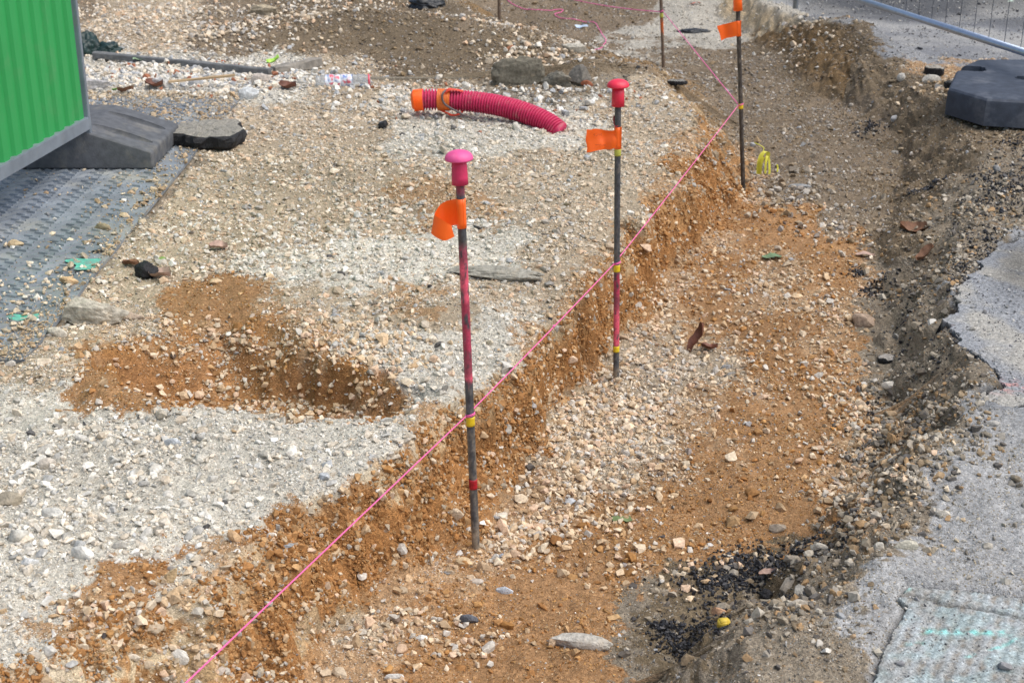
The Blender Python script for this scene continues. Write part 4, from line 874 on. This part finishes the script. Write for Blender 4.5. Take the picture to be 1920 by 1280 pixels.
sheet('dead_leaf', 245, 500, 34, 14, LB, 'rust brown leaf left of the round asphalt lump', 'leaf', .27, 4)
sheet('dead_leaf', 410, 468, 34, 16, LP, 'brown curled leaf on the gravel between mat and nearest stake', 'leaf', .27, 5)
sheet('dead_leaf', 1308, 655, 62, 24, LR, 'dark red-brown leaf standing on edge in the trench gravel', 'leaf', 0, 6, .5, 'leaf', -1.15, .3, -.01)
sheet('dead_leaf', 1330, 657, 30, 12, LR, 'low dark leaf at the foot of the standing red-brown leaf', 'leaf', 0, 7)
sheet('dead_leaf', 1714, 437, 54, 16, LB, 'flat brown leaf at the foot of the right bank', 'leaf', .03, 8)
sheet('dead_leaf', 1735, 488, 44, 20, LB, 'curled grey-brown leaf against the right bank', 'leaf', .1, 9, .8, 'leaf', -.5, .5)
sheet('fallen_leaf', 1447, 485, 38, 12, LG, 'grey-green leaf on the trench floor beyond the red capped stake', 'leaf', 0, 10, .1)
sheet('dead_leaf', 1622, 481, 36, 8, LP, 'pale pinkish leaf on the trench floor level with the green leaf', 'leaf', 0, 11, .2)
sheet('dead_leaf', 1440, 1083, 34, 18, LP, 'pinkish curled leaf on the black crumbs', 'leaf', 0, 12, .6, 'leaf', -.3)
sheet('dead_leaf', 290, 168, 36, 14, LR, 'red-brown leaf in the front of the rubble strip', 'leaf', .29, 13)
sheet('dead_leaf', 540, 168, 36, 13, LR, 'red-brown leaf at the right end of the rubble strip', 'leaf', .29, 14)
sheet('dead_leaf', 237, 183, 30, 10, LB, 'brown leaf beside the ballast block top', 'leaf', .29, 15)
sheet('fallen_leaf', 218, 180, 14, 12, plain('fresh_leaf', (.10,.25,.03), .6), 'small fresh green leaf above the ballast block', 'leaf', .29, 16, .5)
sheet('fallen_leaf', 304, 489, 16, 9, plain('moss_green', (.20,.30,.08), .7), 'tiny green leaf behind the round asphalt lump', 'leaf', .27, 17, .2)
sheet('plastic_scrap', 1166, 976, 36, 12, plain('green_plastic', (.17, .23, .09), .5), 'dull green flat shard on the trench floor', 'plastic scrap', 0, 18, .05, 'rect', 0, .1, .002)
sheet('plastic_scrap', 263, 118, 26, 8, plain('pale_green_plastic', (.35,.5,.3), .5), 'pale green scrap at the front of the kerb bar', 'plastic scrap', .29, 19, .2, 'rect')
sheet('paper_scrap', 514, 134, 26, 16, plain('lime_paper', (.45, .75, .12), .6, 0, .25, 40), 'lime green paper scrap at the kerb corner', 'paper scrap', .30, 20, .5, 'rect', -.4, 0, .02)
sheet('plastic_disc', 1090, 53, 26, 10, plain('blue_white_plastic', (.50, .60, .72), .3, 0, .1, 30), 'pale blue oval plastic disc beside the slack pink string', 'plastic disc', .12, 21, .1)
sheet('plastic_scrap', 1302, 9, 22, 4, plain('red_scrap', (.6, .1, .04), .5), 'thin red strip on the pale ground near the orange stake cap', 'plastic scrap', .1, 22, .1, 'rect')
sheet('plastic_scrap', 1898, 11, 26, 8, plain('green_white_scrap', (.35,.45,.38), .5, 0, .5, 60), 'small green and white scrap on the far asphalt behind the wires', 'plastic scrap', .2, 23, .4)
# yellow block
p = G(1356, 1184, 0); bm = bmesh.new(); bmesh.ops.create_cube(bm, size=1, matrix=Matrix.Rotation(.25, 4, 'Z') @ Matrix.Rotation(.2, 4, 'X') @ Matrix.Diagonal((.028, .020, .030, 1)))
bmesh.ops.bevel(bm, geom=bm.edges[:], offset=.003, segments=2, affect='EDGES'); bmesh.ops.subdivide_edges(bm, edges=bm.edges[:], cuts=1)
for v in bm.verts: v.co += mnoise.noise_vector(v.co * 90) * .0025
tag(link('yellow_block', bm, plain('yellow_plastic', (.72, .52, .06), .5, 0, .15, 60), None, True, (p.x, p.y, p.z + .020)), 'small chipped yellow plastic block lying by the black crumbs', 'plastic block')
# yellow ribbon tuft
RIB = plain('yellow_ribbon', (.66, .62, .07), .5, 0, .15, 60); bm = bmesh.new(); yr = 6.62
def rb_(pts, w_=8):
    strip(bm, [PY(a, b, yr + d) for a, b, d in pts], [PY(a + w_, b + 1, yr + d + .006) for a, b, d in pts], 5, .001, 2, 1)
rb_([(1418,326,0),(1419,308,-.01),(1423,292,-.01),(1430,284,0),(1436,286,.01),(1434,300,.02)]); rb_([(1424,326,.0),(1426,308,-.02),(1430,294,-.02)], 4); rb_([(1433,325,-.02),(1434,306,-.03),(1437,292,-.02),(1440,300,-.01),(1441,318,-.01),(1440,326,-.01)], 4)
tube(bm, catmull([PY(1430,286,yr), PY(1432,278,yr+.01), PY(1424,272,yr+.02), PY(1414,268,yr+.03)], 5), .0022, 5)
tag(link('ribbon_tuft', bm, RIB), 'yellow plastic ribbon tuft sprouting from the trench floor by the third stake', 'ribbon')
bm = bmesh.new(); rb_([(1456,322,0),(1457,314,0),(1456,308,0)], 3); rb_([(1453,309,0),(1459,311,0)], 3)
tag(link('ribbon_scrap', bm, RIB), 'tiny yellow ribbon scrap just right of the yellow tuft', 'ribbon')
# plastic bottle
pa, pb = P(592, 154, .325), P(694, 150, .33); pb.y = pa.y + .03
root = empty('plastic_bottle', (pa.x, pa.y, .29)); tag(root, 'crushed clear plastic bottle with red and blue label lying on the gravel', 'bottle')
m, nt_, b_ = new_mat('clear_plastic'); b_.inputs['Transmission Weight'].default_value = .8; b_.inputs['Roughness'].default_value = .18; b_.inputs['Base Color'].default_value = (.80, .86, .92, 1); b_.inputs['IOR'].default_value = 1.2
def along(k): return pa.lerp(pb, k)
bm = bmesh.new(); tube(bm, [along(i / 30) for i in range(31)], [(.030 if i == 0 else .036) * (1 + .05 * sin(i * 1.9)) * (1 if i < 20 else 1 - .012 * (i - 20)) for i in range(31)], 24)
for v in bm.verts: v.co += mnoise.noise_vector(v.co * 30) * .006
link('bottle_body', bm, m, root)
m2, nt_, b_ = new_mat('bottle_label'); tc = N(nt_, 'ShaderNodeTexCoord'); nz = N(nt_, 'ShaderNodeTexNoise', Scale=38.0, Detail=2.0); L(nt_, tc.outputs['Object'], nz.inputs['Vector'])
L(nt_, ramp(nt_, nz.outputs[0], [(.3, (.12,.2,.55)), (.42, (.65,.7,.8)), (.52, (.8,.82,.85)), (.62, (.7,.15,.2)), (.75, (.8,.1,.15))]), b_.inputs['Base Color']); b_.inputs['Roughness'].default_value = .3
bm = bmesh.new(); tube(bm, [along(.18 + .5 * i / 16) for i in range(17)], [.0375 * (1 + .04 * sin(i * 1.9)) for i in range(17)], 24, False)
for v in bm.verts: v.co += mnoise.noise_vector(v.co * 30) * .006
link('label_wrap', bm, m2, root)
bm = bmesh.new(); tube(bm, [along(.965), along(.985)], .0335, 24); link('red_ring', bm, plain('bottle_red', (.75, .04, .10), .4), root)
# crumpled sacks
def sack(px, py, sx, sy, sz, mat, label, seed, z0=.27):
    p = G(px, py, z0); bm = bmesh.new(); bmesh.ops.create_icosphere(bm, subdivisions=5, radius=1)
    for v in bm.verts:
        q = v.co.copy(); k = 1 + .32 * mnoise.fractal(q * 1.6 + Vector((seed, 0, 0)), 1, 2, 5) + .12 * (1 - abs(mnoise.noise(q * 4 + Vector((0, seed, 0))))) ; v.co = Vector((q.x * sx * k, q.y * sy * k, max(-.2, q.z) * sz * k))
    return tag(link('crumpled_sack', bm, mat, None, True, (p.x, p.y, p.z + .01)), label, 'sack')
BAG = plain('black_plastic', (.012, .014, .016), .35, 0, .4, 30, .3); DG = plain('dark_green_plastic', (.010, .030, .028), .45, 0, .4, 30, .3)
sack(800, 14, .13, .09, .055, BAG, 'torn black plastic sheet crumpled on the dirt at the top of the picture', 3)
sack(162, 100, .085, .08, .10, DG, 'dark green crumpled sack against the edge of the green panel', 8)
sack(202, 98, .08, .06, .045, DG, 'small dark green plastic heap at the left end of the kerb bar', 12)
sack(1300, 62, .11, .045, .02, BAG, 'thin black strip of torn plastic on the pale ground behind the string', 15, .1)

# ---------------------------------------------------------------- camera, light
cam_d = bpy.data.cameras.new('camera'); cam = bpy.data.objects.new('camera', cam_d); COL.objects.link(cam)
cam.location = (0, 0, H); cam.rotation_euler = (pi / 2 - PITCH, 0, 0); cam_d.lens = 50; cam_d.sensor_width = 36; cam_d.clip_end = 1000
cam_d.dof.use_dof = True; cam_d.dof.focus_distance = 3.9; cam_d.dof.aperture_fstop = 9
SC.camera = cam
EL, AZ = radians(60), radians(108)      # light comes from the far right
w = bpy.data.worlds.new('World'); SC.world = w; w.use_nodes = True; nt = w.node_tree
sky = nt.nodes.new('ShaderNodeTexSky'); sky.sky_type = 'NISHITA'; sky.sun_disc = False; sky.sun_elevation = EL; sky.sun_rotation = AZ
sky.dust_density = 3.0; sky.air_density = 1.0
nt.links.new(sky.outputs[0], nt.nodes['Background'].inputs[0]); nt.nodes['Background'].inputs[1].default_value = .15
sd = bpy.data.lights.new('sun', 'SUN'); sun = bpy.data.objects.new('sun', sd); COL.objects.link(sun)
sd.energy = 3.1; sd.angle = radians(75); sd.color = (1, .965, .91)
dirv = Vector((sin(AZ) * cos(EL), cos(AZ) * cos(EL), sin(EL))); sun.rotation_euler = dirv.to_track_quat('Z', 'Y').to_euler()
SC.view_settings.view_transform = 'Standard'; SC.view_settings.look = 'None'; SC.view_settings.exposure = 0
SC.render.resolution_x = 1024; SC.render.resolution_y = 682
